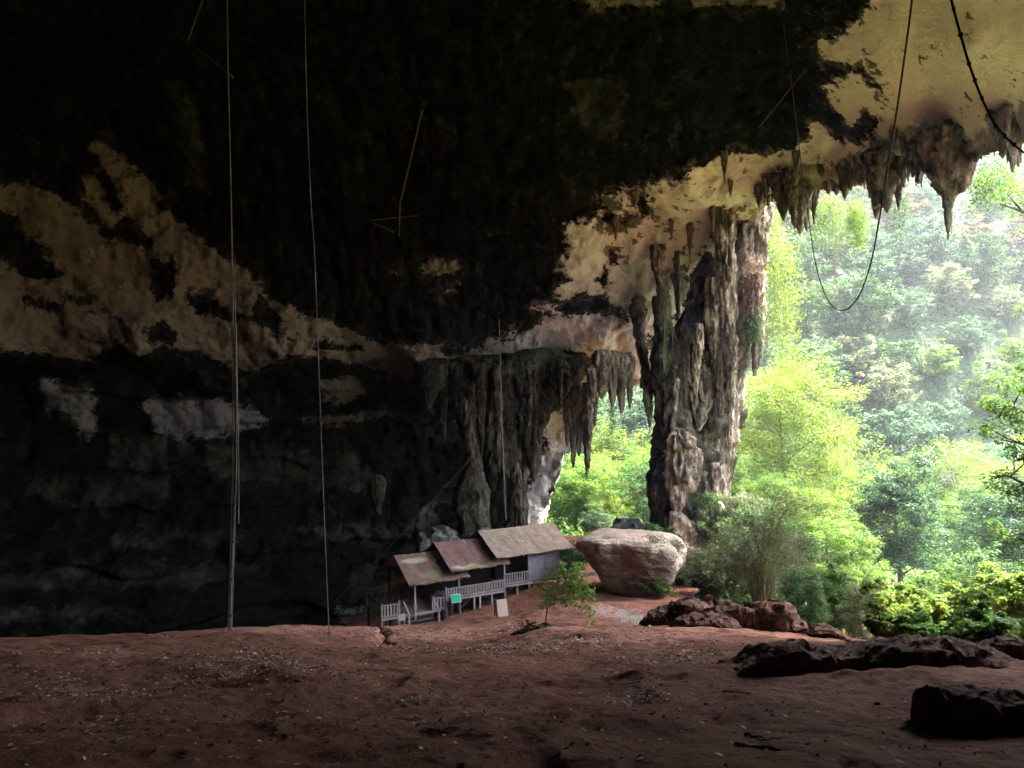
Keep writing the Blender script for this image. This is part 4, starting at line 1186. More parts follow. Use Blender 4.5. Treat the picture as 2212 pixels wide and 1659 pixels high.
# the tall pole: long ironwood lengths lashed end to end with two strands beside them
pole = empty('hanging_pole', fp)
tag(pole, 'tall spliced climbing pole standing on the earth crest at left, reaching into the dark', 'pole')
segs = [[(497, 1369), (500, 1250), (505, 1130), (508, 1020)], [(509, 1060), (510, 960), (508, 850), (505, 740)], [(506, 790), (503, 640), (500, 480), (496, 300), (492, 120), (488, -150), (484, -420)]]
for i, sg in enumerate(segs):
    pts = [at(u, v, yb) - fp for u, v in sg]
    w_, f_ = tube(spline(pts, 40), [0.042, 0.046, 0.03][i], 7)
    obj('pole_length', mesh_np('pole_length', w_, f_, M['pole']), pole)
for du, m_ in ((4.5, M['rope_pale']), (-3.5, M['pole'])):
    pts = [at(u + du, v, yb - 0.15) - fp for u, v in [(496, 1366), (501, 1200), (506, 1000), (506, 800), (502, 560)]]
    w_, f_ = tube(spline(pts, 50), 0.02, 6)
    obj('strand', mesh_np('strand', w_, f_, m_), pole)
for v in (1330, 1250, 1170, 1090, 1040, 960, 770, 745):
    u = np.interp(v, [740, 850, 1060, 1130, 1250, 1369], [505, 508, 509, 505, 500, 497])
    c = at(u, v, yb) - fp
    MB().tube([c + np.array([0, 0, -0.05]), c + np.array([0, 0, 0.05])], 0.085, 8).build('lashing', M['rope'], pole)
line('hanging_pole', [at(509, 700, yb), at(512, 850, yb), at(515, 1000, yb), at(515, 1132, yb)], 0.035, M['pole'], 'thin pole hanging beside the tall climbing pole, its end free in the air', 'pole')
line('hanging_rope', [at(651, -430, 34), at(661, 150, 34), at(671, 420, 34), at(680, 560, 34), at(690, 830, 34), at(700, 1100, 34), at(708, 1300, 34), at(713, 1399, 33.6)], 0.020, M['rope_pale'], 'long pale rope hanging straight to the earth floor left of the hut', 'rope', n=90)
line('hanging_rope', [at(1078, 690, 88), at(1083, 860, 88), at(1086, 970, 88)], 0.045, M['pole'], 'upper length of the thin line hanging in front of the dark columns', 'rope')
line('hanging_pole', [at(1086, 960, 88), at(1090, 1060, 88), at(1093, 1122, 88)], 0.06, M['pole'], 'pale thin pole ending above the roof of the hut, in front of the dark columns', 'pole')
line('guy_line', [at(705, 1318, 74), at(900, 1120, 78), at(1110, 882, 84)], 0.024, M['stick'], 'thin line slanting up from the dark alcove floor to the columns behind the hut', 'line')
line('knotted_rope', [at(2040, -70, 12), at(2055, 0, 12), at(2075, 75, 12.2), at(2094, 140, 12.4), at(2120, 210, 12.8), at(2150, 270, 13.2), at(2185, 308, 13.6), at(2225, 340, 14)], 0.020, M['rope'], 'thick dark knotted rope crossing the upper right corner', 'rope', n=140, knots=[0.18, 0.29, 0.43, 0.50, 0.58, 0.72, 0.80, 0.88])
line('hanging_cable', [at(1977, -90, 24), at(1970, 0, 25), at(1940, 220, 28), at(1900, 470, 33), at(1882, 565, 35), at(1862, 625, 36), at(1842, 658, 37), at(1820, 671, 38), at(1796, 660, 39), at(1776, 620, 40), at(1760, 560, 41), at(1748, 480, 43), at(1730, 350, 47), at(1710, 185, 52), at(1690, 40, 54)],
     [0.036] * 75 + [0.028] * 75, M['rope'], 'long slack cable hanging from the roof in a deep U before the green hillside', 'cable', n=150)
line('guy_line', [at(1640, 275, 66), at(1740, 150, 58)], 0.05, M['stick'], 'thin faint line slanting across the dark roof near the lit rock', 'line')
for k, (a, b, yy, r, lab) in enumerate([((438, -4), (402, 96), 56, 0.10, 'upright stick wedged under the black roof at upper left'), ((402, 88), (503, 168), 56, 0.12, 'slanting stick meeting the upright one under the black roof'),
                                        ((912, 235), (864, 437), 62, 0.085, 'long thin orange-brown stick standing out in the middle of the black roof'), ((864, 430), (862, 510), 62, 0.06, 'short thin stick continuing below the long orange-brown one'),
                                        ((794, 476), (902, 466), 64, 0.06, 'thin level stick on the black roof, joined to a short slanting one'), ((794, 476), (850, 502), 64, 0.06, 'short slanting stick at the left end of the level one'),
                                        ((0, 280), (82, 310), 52, 0.09, 'reddish stick at the left edge of the black roof')]):
    line('wedged_stick', [at(*a, yy), at(*b, yy)], r, M['stick'], lab, 'stick', n=8)

# ------------------------------------------------------------------ the stepped timber hut
K = 1.45
HTH = RAD(28)
ZREF = -14.2
P0 = np.array([-6.27576, 45.0])
hut = empty('timber_hut', (P0[0] * K, P0[1] * K, ZREF * K), HTH)
tag(hut, 'timber hut on stilts with three stepped shingle roofs and a railed verandah', 'hut')


def hl(l, d, z):
    """hut frame: along the front, back from the eave, survey height"""
    return (l * K, d * K, (z - ZREF) * K)


def hut_world(l, d, z):
    x, y, zz_ = hl(l, d, z)
    c, s = math.cos(HTH), math.sin(HTH)
    return np.array([P0[0] * K + c * x - s * y, P0[1] * K + s * x + c * y, ZREF * K + zz_])


RISE, SPAN = 1.29 * K, 2.7 * K
PIT = math.atan2(RISE, SPAN)
SL = math.hypot(RISE, SPAN)


def make_roof(l0, l1, ze, mat, seed):
    L = (l1 - l0) * K
    nx, ny = 46, 34
    T = 0.07
    v, f = [], []
    for side in (0, 1):                     # upper skin, lower skin
        for j in range(ny * 2 + 1):
            s = j / ny * SL
            for i in range(nx + 1):
                x = L * i / nx
                if j <= ny:
                    y, z = s, 0.0
                else:
                    t = s - SL
                    y = SL + t * math.cos(2 * PIT)
                    z = -t * math.sin(2 * PIT)
                sag = -0.09 * math.sin(math.pi * i / nx) * (1 - 0.5 * abs(j / ny - 1)) + 0.05 * math.sin(i * 0.35 + seed) * (1 - min(j, ny) / ny)
                jag = 0.03 * math.sin(i * 2.7 + seed * 3) if j in (0, 2 * ny) else 0
                v.append((x + (0.02 * math.sin(j * 1.9 + seed) if i in (0, nx) else 0), y + jag, z + sag + 0.012 * math.sin(i * 5.1 + j * 3.3) - side * T))
    N = (nx + 1) * (ny * 2 + 1)
    for side in (0, 1):
        for j in range(ny * 2):
            for i in range(nx):
                a = side * N + j * (nx + 1) + i
                q = (a, a + 1, a + nx + 2, a + nx + 1)
                f.append(q if side == 0 else q[::-1])
    for j in (0, ny * 2):
        for i in range(nx):
            a = j * (nx + 1) + i
            f.append((a, a + N, a + N + 1, a + 1) if j == 0 else (a + 1, a + N + 1, a + N, a))
    for i in (0, nx):
        for j in range(ny * 2):
            a, b = j * (nx + 1) + i, (j + 1) * (nx + 1) + i
            f.append((a, b, b + N, a + N) if i == 0 else (b, a, a + N, b + N))
    o = obj('roof', mesh_np('roof', np.array(v), f, mat, False), hut)
    o.location = hl(l0, 0, ze)
    o.rotation_euler = (PIT, 0, 0)
    return o


EAVE = (-11.69, -11.22, -10.80)
RL0, RL1 = (0.0, 2.67, 5.75), (3.95, 6.75, 11.43)
roofs = []
for i in range(3):
    r_ = make_roof(RL0[i], RL1[i], EAVE[i], (M['roof_a'], M['roof_b'], M['roof_c'])[i], i)
    if i != 1:
        r_['label'] = ('lowest roof, brown shingles with a bright moss patch', '', 'highest roof, grey-brown and the longest')[i]
    else:
        r_['label'] = 'middle roof, reddish shingles with a pale curved streak'
    roofs.append(r_)
    # rafters showing below the eave
    L = (RL1[i] - RL0[i]) * K
    for q in range(7 if i == 2 else 5):
        x = 0.25 + (L - 0.5) * q / (6 if i == 2 else 4)
        mb = MB().bar((x, -0.03, -0.13), (x, SL, -0.13), 0.06, 0.1)
        obj('rafter', mesh_np('rafter', np.array(mb.v), mb.f, M['timber'], False), r_)

DECK = (-13.52, -12.93, -12.66)
# gable walls closing the higher roofs on their left side
for i in (1, 2):
    l = RL0[i] + 0.28
    mb = MB()
    a, b_, c = hl(l, 0.35, EAVE[i] - 0.02 + 0.12), hl(l, 2.7, EAVE[i] + 1.29 - 0.1), hl(l, 5.05, EAVE[i] + 0.1)
    lo1, lo2 = hl(l, 0.45, EAVE[i - 1] + 0.3), hl(l, 5.0, EAVE[i - 1] + 0.3)
    w = 0.05
    pts = [a, b_, c, lo2, lo1]
    v = [(p[0], p[1], p[2]) for p in pts] + [(p[0] + w, p[1], p[2]) for p in pts]
    mb.add(v, [(0, 1, 2, 3, 4), (9, 8, 7, 6, 5)] + [(q, q + 5, (q + 1) % 5 + 5, (q + 1) % 5) for q in range(5)])
    mb.build('gable', M['timber_shaded'], hut)


def deck(l0, l1, d0, d1, z):
    mb = MB()
    n = int((d1 - d0) * K / 0.15)
    for q in range(n):
        d = d0 + (d1 - d0) * (q + 0.5) / n
        x0, y, zz_ = hl(l0, d, z)
        x1 = l1 * K
        mb.box(((x0 + x1) / 2, y, zz_ - 0.02), (x1 - x0 - 0.004, (d1 - d0) * K / n - 0.012, 0.04 + 0.004 * (q % 3)))
    o = mb.build('deck', M['deck'], hut)
    fr = MB()
    for d in (d0 + 0.02, d1 - 0.02):
        a, b_ = hl(l0 + 0.01, d, z - 0.10), hl(l1 - 0.01, d, z - 0.10)
        fr.bar(a, b_, 0.07, 0.16)
    j = obj('joist', mesh_np('joist', np.array(fr.v[:8]), fr.f[:6], M['timber'], False), o)
    j = obj('joist', mesh_np('joist', np.array(fr.v[8:]), fr.f[:6], M['timber_brown'], False), o)
    return o


deck(-1.55, 2.5, 0.62, 3.6, DECK[0])
deck(2.52, 6.5, 0.36, 5.0, DECK[1])
deck(6.52, 10.6, 0.36, 5.0, DECK[2])


def gzl(l, d):
    p = hut_world(l, d, 0)
    return gz(p[0], p[1]) / K


def post(l, d, top, bottom=None, w=0.13, mat='timber', name='post'):
    b = bottom if bottom is not None else gzl(l, d) - 0.15
    return MB().bar(hl(l, d, b), hl(l - 0.0, d, top), w).build(name, M[mat], hut)


for l, i in ((0.5, 0), (3.37, 0), (6.5, 1), (8.26, 2), (10.5, 2)):
    post(l, 0.45, EAVE[i] + 0.16)
for l, i, d in ((0.4, 0, 4.9), (3.4, 0, 4.95), (6.5, 1, 4.95), (10.5, 2, 4.95)):
    post(l, d, EAVE[i] + 0.15, mat='timber_shaded')
for l, d in ((4.35, 0.45), (4.75, 0.45), (5.6, 0.5), (7.4, 0.5), (9.4, 0.5), (2.6, 0.9), (3.9, 2.5), (5.2, 2.5), (8.0, 2.5)):
    post(l, d, (DECK[1] if l < 6.5 else DECK[2]) - 0.12, w=0.15, mat='timber_brown' if d > 1 else 'timber', name='stilt')
for l, d in ((-1.45, 0.7), (-1.45, 3.5), (0.3, 0.75), (1.2, 3.5), (2.4, 0.75)):
    post(l, d, DECK[0] - 0.12, w=0.15, mat='timber_brown', name='stilt')
for (a, b_) in (((4.9, 0.6, DECK[1] - 0.2), (6.2, 0.6, DECK[1] - 0.75)), ((6.45, 0.6, DECK[2] - 0.75), (7.3, 0.6, DECK[2] - 0.15)), ((3.6, 0.7, DECK[1] - 0.75), (4.3, 0.7, DECK[1] - 0.2))):
    MB().bar(hl(*a), hl(*b_), 0.09).build('brace', M['timber_brown'], hut)


def railing(a, b_, h, mat='timber', n=None, kick=0.0):
    """flat-slat balustrade between two plan points (l, d, z of the deck)"""
    a, b_ = np.array(a, float), np.array(b_, float)
    ln = np.linalg.norm((b_ - a)[:2]) * K
    n = n or max(3, int(ln / 0.26))
    mb = MB()
    up = np.array([0, 0, h])
    mid = 0.08 * up
    for q in range(n):
        p = a + (b_ - a) * (q + 0.5) / n
        mb.bar(hl(*(p + 0.08 * up)), hl(*(p + 0.92 * up)), 0.115, 0.028)
    o = mb.build('railing', M[mat], hut)
    for fr, w, t in ((0.97, 0.11, 0.07), (0.07, 0.06, 0.09)):
        r = MB().bar(hl(*(a + fr * up)), hl(*(b_ + fr * up)), w, t)
        obj('rail', mesh_np('rail', np.array(r.v), r.f, M[mat], False), o)
    return o


railing((-1.5, 3.5, DECK[0]), (1.25, 3.5, DECK[0]), 0.72, 'timber_brown')
railing((-1.5, 0.72, DECK[0]), (-1.5, 3.45, DECK[0]), 0.72, 'timber_shaded')
railing((-1.42, 0.68, DECK[0]), (-0.45, 0.66, DECK[0]), 0.72)
railing((1.72, 0.64, DECK[0]), (2.46, 0.5, DECK[0]), 0.70)
railing((2.55, 0.42, DECK[1]), (6.42, 0.42, DECK[1]), 0.60)
railing((6.58, 0.42, DECK[2]), (8.2, 0.42, DECK[2]), 0.68)
for l, d, z, h in ((-1.5, 0.68, DECK[0], 0.85), (-1.5, 3.5, DECK[0], 0.85), (-0.42, 0.66, DECK[0], 0.9), (1.68, 0.64, DECK[0], 0.85), (2.5, 0.45, DECK[0], 1.3)):
    MB().bar(hl(l, d, z - 0.6), hl(l, d, z + h), 0.11).build('newel_post', M['timber'], hut)

# rooms set back under the higher roofs, and the closed plank room at the right end
mb = MB()
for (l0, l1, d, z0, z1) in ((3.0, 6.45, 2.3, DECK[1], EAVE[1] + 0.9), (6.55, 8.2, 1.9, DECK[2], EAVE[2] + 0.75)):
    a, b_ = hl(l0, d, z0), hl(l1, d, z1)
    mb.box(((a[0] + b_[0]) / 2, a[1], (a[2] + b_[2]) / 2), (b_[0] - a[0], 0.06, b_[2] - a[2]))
obj('inner_wall', mesh_np('inner_wall', np.array(mb.v[:8]), mb.f[:6], M['timber_shaded'], False), hut)
obj('inner_wall', mesh_np('inner_wall', np.array(mb.v[8:]), mb.f[:6], M['timber_shaded'], False), hut)


def plank_wall(a, b_, z0, z1, horizontal=True, mat='plank'):
    a, b_ = np.array(a), np.array(b_)
    mb = MB()
    if horizontal:
        n = int((z1 - z0) * K / 0.17)
        for q in range(n):
            z = z0 + (z1 - z0) * (q + 0.5) / n
            j = 0.006 * random.uniform(-1, 1)
            dz = random.uniform(-0.01, 0.01)
            mb.bar(np.array(hl(*a, z + dz)) + [0, j, 0], np.array(hl(*b_, z - dz)) + [0, j, 0], 0.03 + 0.008 * random.random(), (z1 - z0) * K / n - 0.014)
    else:
        ln = np.linalg.norm(b_ - a) * K
        n = int(ln / 0.17)
        for q in range(n):
            p = a + (b_ - a) * (q + 0.5) / n
            mb.bar(hl(*p, z0 + random.uniform(0, 0.02)), hl(*p, z1), ln / n - 0.016, 0.03)
    return mb.build('wall', M[mat], hut)


w1 = plank_wall((8.28, 0.42), (9.42, 0.42), DECK[2] + 0.02, EAVE[2] - 0.06)
w2 = plank_wall((9.44, 0.43), (10.55, 0.43), DECK[2] + 0.02, DECK[2] + 0.62)
w3 = plank_wall((9.44, 0.41), (10.55, 0.41), DECK[2] + 0.64, EAVE[2] + 0.02, False)
plank_wall((10.56, 0.45), (10.56, 5.0), DECK[2] + 0.02, EAVE[2] + 0.15)
plank_wall((8.24, 0.5), (8.24, 5.0), DECK[2] + 0.02, EAVE[2] + 0.15, True, 'timber_shaded')
sh = MB()
for q in range(5):
    a = hl(9.55 + 0.17 * q, 0.385, DECK[2] + 0.72)
    b_ = hl(9.55 + 0.17 * q, 0.385, EAVE[2] - 0.18)
    sh.bar(a, b_, 0.17 * K - 0.02, 0.03)
so_ = sh.build('shutter', M['plank'], hut)
obj('shutter_frame', mesh_np('shutter_frame', np.array((mbf := MB().bar(hl(9.44, 0.37, DECK[2] + 0.68), hl(10.35, 0.37, DECK[2] + 0.68), 0.05, 0.06)).v), mbf.f, M['timber'], False), so_)
MB().bar(hl(8.3, 0.36, EAVE[2] - 0.03), hl(10.55, 0.36, EAVE[2] - 0.03), 0.05, 0.09).build('beam', M['timber'], hut)
MB().bar(hl(0.3, 0.42, EAVE[0] + 0.12), hl(3.5, 0.42, EAVE[0] + 0.12), 0.08, 0.12).build('beam', M['timber_brown'], hut)
MB().bar(hl(3.4, 0.42, EAVE[1] + 0.12), hl(6.6, 0.42, EAVE[1] + 0.12), 0.08, 0.12).build('beam', M['timber_brown'], hut)

# steps between two sloping handrails
st = empty('stairs', hl(0.75, 0.35, DECK[0]))
st.parent = hut
for q in range(3):
    d = 0.52 - 0.27 * q
    z = DECK[0] - 0.16 - 0.19 * q
    a, b_ = np.array(hl(-0.08, d, z)) - np.array(st.location), np.array(hl(1.62, d, z)) - np.array(st.location)
    t_ = MB().bar(a, b_, 0.33, 0.06)
    obj('tread', mesh_np('tread', np.array(t_.v), t_.f, M['timber_brown'], False), st)
    t_ = MB().bar(a + np.array([0, -0.12, -0.13]), b_ + np.array([0, -0.12, -0.13]), 0.03, 0.19)
    obj('riser', mesh_np('riser', np.array(t_.v), t_.f, M['timber_shaded'], False), st)
for l in (-0.16, 1.70):
    a, b_ = np.array(hl(l, 0.62, DECK[0] + 0.78)) - np.array(st.location), np.array(hl(l + 0.06, -0.12, DECK[0] + 0.2)) - np.array(st.location)
    t_ = MB().bar(a, b_, 0.09, 0.07)
    obj('handrail', mesh_np('handrail', np.array(t_.v), t_.f, M['timber'], False), st)
    c = np.array(hl(l + 0.06, -0.12, DECK[0] - 1.0)) - np.array(st.location)
    t_ = MB().bar(c, b_ + np.array([0, 0, 0.03]), 0.12)
    obj('newel_post', mesh_np('newel_post', np.array(t_.v), t_.f, M['timber'], False), st)
a = hl(0.47, 0.36, DECK[0] + 0.42)
bx = MB().box(a, (0.22, 0.14, 0.42))
bo_ = bx.build('meter_box', M['box'], hut)
lid = MB().box((a[0], a[1] - 0.01, a[2] + 0.23), (0.26, 0.18, 0.03))
obj('lid', mesh_np('lid', np.array(lid.v), lid.f, M['box'], False), bo_)


# ------------------------------------------------------------------ things in front of the hut
def board_on_posts(name, label, cat, l, d, w, h, zlow, tilt, yaw, panel, frame, legs, ztop_leg=None):
    wp = hut_world(l, d, 0)
    g = gz(wp[0], wp[1])
    root = empty(name, (wp[0], wp[1], g), HTH + yaw)
    tag(root, label, cat)
    for s in (-1, 1):
        MB().bar((s * w * 0.42, 0.03, -0.2), (s * w * 0.42, 0.03, zlow + h * 0.55), 0.075).build('leg', legs, root)
    ct, st_ = math.cos(tilt), math.sin(tilt)
    pn = MB()
    c = Vector((0, 0, zlow + h * 0.5))
    up, nn = Vector((0, st_, ct)), Vector((0, -ct, st_))
    rt = Vector((1, 0, 0))

    def quadbox(w_, h_, t0, t1):
        v = [tuple(c + rt * (i * w_ / 2) + up * (j * h_ / 2) + nn * t) for t in (t0, t1) for i, j in ((-1, -1), (1, -1), (1, 1), (-1, 1))]
        return v, [(3, 2, 1, 0), (4, 5, 6, 7), (0, 1, 5, 4), (1, 2, 6, 5), (2, 3, 7, 6), (3, 0, 4, 7)]
    if frame is not None:
        v, f = quadbox(w + 0.08, h + 0.08, 0.0, 0.03)
        obj('frame', mesh_np('frame', np.array(v), f, frame, False), root)
    v, f = quadbox(w, h, 0.03, 0.05)
    obj('panel', mesh_np('panel', np.array(v), f, panel, False), root)
    return root


board_on_posts('sign', 'bright green information sign with a pale frame on two posts by the hut railing', 'sign', 3.02, 0.2, 0.82, 0.68, 1.05, RAD(38), RAD(-6), M['sign_green'], M['white'], M['timber_brown'])
board_on_posts('sign', 'small blank wooden sign on two short legs left of the hut steps', 'sign', -0.58, -0.15, 0.62, 0.55, 0.62, RAD(12), RAD(-12), M['board'], M['timber_brown'], M['timber'])
# large faded board leaning on a trestle
wp = at(1088, 1346, 62)
root = empty('board', (wp[0], wp[1], gz(wp[0], wp[1])), RAD(14))
tag(root, 'faded tan board leaning on a low trestle out on the bare earth', 'board')
c0 = Vector((0.0, 0, 0))
v = []
for t in (0, 0.05):
    for (x, s) in ((-0.42, 0), (0.42, 0), (0.42, 1), (-0.42, 1)):
        v.append((x, s * 0.62 - t * 0.9, 0.06 + s * 1.22 + t * 0.45))
obj('panel', mesh_np('panel', np.array(v), [(0, 1, 2, 3), (7, 6, 5, 4), (0, 4, 5, 1), (1, 5, 6, 2), (2, 6, 7, 3), (3, 7, 4, 0)], M['board'], False), root)
for x in (-0.5, 0.47):
    MB().bar((x, 0.1, -0.1), (x, 0.64, 1.36), 0.07).build('leg', M['timber_brown'], root)
    MB().bar((x, 1.05, -0.1), (x, 0.6, 1.2), 0.07).build('leg', M['timber_brown'], root)
MB().bar((-0.5, 0.62, 1.2), (0.5, 0.62, 1.2), 0.05).build('crossbar', M['timber_brown'], root)
# barrel
wp = hut_world(2.22, 0.12, 0)
g = gz(wp[0], wp[1])
root = empty('barrel', (wp[0], wp[1], g))
tag(root, 'dark round bin standing under the railing behind the green sign', 'bin')
prof = [(0.26, -0.05), (0.27, 0.0), (0.285, 0.3), (0.3, 0.33), (0.285, 0.36), (0.29, 0.62), (0.3, 0.65), (0.29, 0.68), (0.28, 0.82)]
v = [(r * math.cos(2 * math.pi * j / 20), r * math.sin(2 * math.pi * j / 20), z) for r, z in prof for j in range(20)]
f = [(i * 20 + j, i * 20 + (j + 1) % 20, (i + 1) * 20 + (j + 1) % 20, (i + 1) * 20 + j) for i in range(len(prof) - 1) for j in range(20)]
obj('body', mesh_np('body', np.array(v), f, M['barrel'], True), root)
rim = [(0.31 * math.cos(2 * math.pi * j / 20), 0.31 * math.sin(2 * math.pi * j / 20), z) for z in (0.81, 0.85) for j in range(20)]
obj('lid', mesh_np('lid', np.array(rim), [(j, (j + 1) % 20, 20 + (j + 1) % 20, 20 + j) for j in range(20)] + [tuple(range(20, 40))], M['barrel'], False), root)
# boulder slab by the path right of the hut
tag(ridge_rock('rock', [(1225, 1262), (1250, 1240), (1285, 1236), (1310, 1248)], [(1225, 1275), (1310, 1268)], 76, 5, M['rock_red'], 320, 0.05, 40, 0.12), 'low red earth bank between the hut and the tan boulder', 'rock')

# ------------------------------------------------------------------ foliage
def leaves(cent, size, rng, up=0.5, outward=None, aspect=0.45, droop=0.0):
    """one diamond-shaped leaf per centre; returns verts, quads"""
    n = len(cent)
    nrm = rng.normal(size=(n, 3))
    nrm /= np.linalg.norm(nrm, axis=1)[:, None]
    nrm[:, 2] = np.abs(nrm[:, 2])
    nrm = nrm * (1 - up) + np.array([0, 0, up])
    if outward is not None:
        nrm += 0.5 * outward
    nrm /= np.linalg.norm(nrm, axis=1)[:, None] + 1e-9
    t = rng.normal(size=(n, 3)) + np.array([0, 0, -droop])
    t -= (t * nrm).sum(1)[:, None] * nrm
    t /= np.linalg.norm(t, axis=1)[:, None] + 1e-9
    s = np.cross(nrm, t)
    L = (size * rng.uniform(0.65, 1.35, n))[:, None]
    v = np.stack([cent - t * L * 0.5, cent + s * L * aspect * 0.5 - t * L * 0.05, cent + t * L * 0.5 - nrm * L * 0.10, cent - s * L * aspect * 0.5 - t * L * 0.05], 1)
    return v.reshape(-1, 3), np.arange(4 * n).reshape(-1, 4)


def leaf_mesh(name, cent, tint, size, mat, rng, **kw):
    v, f = leaves(cent, np.broadcast_to(size, (len(cent),)).astype(float), rng, **kw)
    return mesh_np(name, v, f.astype(np.int32), mat, False, dict(tint=np.repeat(tint, 4)))


def clumps(cc, rad, per, rng, flat=0.7):
    """points in many soft clumps around centres cc; hollow-ish so that light gets through"""
    n = len(cc)
    d = rng.normal(size=(n, per, 3))
    d /= np.linalg.norm(d, axis=2)[..., None]
    r = rng.uniform(0.25, 1.0, (n, per, 1)) ** 0.6
    p = cc[:, None, :] + d * r * np.broadcast_to(rad, (n,))[:, None, None] * np.array([1, 1, flat])
    return p.reshape(-1, 3), d.reshape(-1, 3)


def make_tree(seed, h, r, base=0.35, nl=9, leaf=0.28, per=46, mat='leaf_bright', bark='bark', trunk_r=None, lean=0.1, shape='round', twigs=4, sub=3, flat=0.65, extra=0, droop=0.3):
    """trunk mesh and crown mesh in tree space (foot at the origin)"""
    rng = np.random.default_rng(seed)
    tr = trunk_r or 0.016 * h + 0.05
    bend = rng.normal(size=2) * lean * h
    zs = np.linspace(0, 1, 9)
    tp = np.column_stack([bend[0] * zs ** 1.6 + 0.02 * h * np.sin(zs * 5 + seed), bend[1] * zs ** 1.6 + 0.02 * h * np.cos(zs * 4 + seed), zs * h * 0.93])
    V, Fc = [], []

    def addt(p, rad, n=6):
        v, f = tube(p, rad, n, cap=False)
        o = sum(len(q) for q in V)
        V.append(v)
        Fc.extend([tuple(i + o for i in q) for q in f])
    addt(spline(tp, 20), np.linspace(tr * 1.25, tr * 0.25, 20), 8)
    cc, cr = [], []
    for k in range(nl):
        t = base * 0.8 + (0.97 - base * 0.8) * (k + rng.uniform(0.1, 0.9)) / nl
        p0 = np.array([np.interp(t, zs, tp[:, i]) for i in range(3)])
        u = (t - base * 0.8) / (1 - base * 0.8)
        if shape == 'round':
            rr_ = r * math.sqrt(max(0.12, 1 - (1.6 * u - 0.75) ** 2))
        elif shape == 'column':
            rr_ = r * (0.75 + 0.35 * math.sin(math.pi * u)) * (1.05 - 0.55 * max(0, u - 0.6) / 0.4)
        elif shape == 'umbrella':
            rr_ = r * (0.35 + 0.75 * u) * (1 if u < 0.85 else 0.7)
        else:
            rr_ = r * (1 - 0.75 * u)
        a = k * 2.4 + rng.uniform(-0.5, 0.5)
        rise = rng.uniform(0.15, 0.6) * rr_ + (0.25 * r if shape == 'umbrella' else 0)
        end = p0 + np.array([math.cos(a) * rr_, math.sin(a) * rr_, rise]) * rng.uniform(0.72, 1.0)
        mid = (p0 + end) / 2 + rng.normal(size=3) * 0.08 * rr_ + [0, 0, 0.1 * rr_]
        bp = spline([p0, mid, end], 8)
        addt(bp, np.linspace(tr * 0.42 * (1 - 0.5 * u), tr * 0.10, 8), 5)
        cc.append(end)
        for q in range(twigs):
            s = rng.uniform(0.35, 0.95)
            b0 = bp[int(s * 7)]
            tw = b0 + rng.normal(size=3) * np.array([0.30, 0.30, 0.2]) * r + [0, 0, 0.06 * r]
            addt(np.array([b0, (b0 + tw) / 2 + rng.normal(size=3) * 0.03 * r, tw]), np.array([tr * 0.16, tr * 0.1, tr * 0.05]), 4)
            cc.append(tw)
            for _ in range(sub):
                cc.append(tw + rng.normal(size=3) * np.array([0.17, 0.17, 0.12]) * r)
    cc.append(tp[-1] + [0, 0, 0.05 * h])
    if extra:
        d = rng.normal(size=(extra, 3))
        d /= np.linalg.norm(d, axis=1)[:, None]
        mid = np.array([bend[0] * .6, bend[1] * .6, h * (base + 1) / 2])
        for q in mid + d * np.array([r, r, h * (1 - base) / 2]) * rng.uniform(0.55, 0.98, (extra, 1)):
            cc.append(q)
    cc = np.array(cc)
    rad = r * rng.uniform(0.14, 0.26, len(cc))
    pts, out = clumps(cc, rad, per, rng, flat)
    tint = np.repeat(rng.uniform(0.1, 0.75, len(cc)), per) + rng.uniform(-0.18, 0.25, len(pts))
    tm_ = mesh_np('trunk', np.vstack(V), Fc, M[bark], True)
    cm_ = leaf_mesh('crown', pts, np.clip(tint, 0, 1), leaf, M[mat], rng, up=0.45, outward=out, droop=droop)
    return tm_, cm_


def plant(name, meshes, loc, rz=0.0, s=1.0, label=None, cat='tree', group=None, names=('trunk', 'crown')):
    root = empty(name, loc, rz)
    root.scale = (s, s, s) if isinstance(s, (int, float)) else s
    for n_, m_ in zip(names, meshes):
        if m_ is not None:
            obj(n_, m_, root)
    return tag(root, label, cat, group)


def stand(name, U, V, Y, meshes, label, rz=0.0, s=1.0, sink=0.2, **kw):
    """put a plant with its foot on the terrain under the sight line (U, V) at distance Y"""
    p = at(U, V, Y)
    z = min(gz(p[0], p[1]), p[2]) if kw.pop('free', False) else gz(p[0], p[1])
    return plant(name, meshes, (p[0], p[1], z - sink), rz, s, label, **kw)


def crown_to(U, Vtop, Y):
    """height a tree needs at this distance for its top to reach Vtop"""
    p = at(U, Vtop, Y)
    return p[2] - gz(p[0], p[1]), p


# --- named trees of the valley
def special(name, U, Vtop, Y, rpx, label, **kw):
    h, p = crown_to(U, Vtop, Y)
    stretch = kw.pop('h', None)
    h = max(h, 1.0)
    t = make_tree(h=h, r=rpx * Y / F, **kw)
    return plant(name, t, (p[0], p[1], gz(p[0], p[1]) - 0.2), 0, 1.0, label, 'tree' if 'tree' in name else 'shrub')


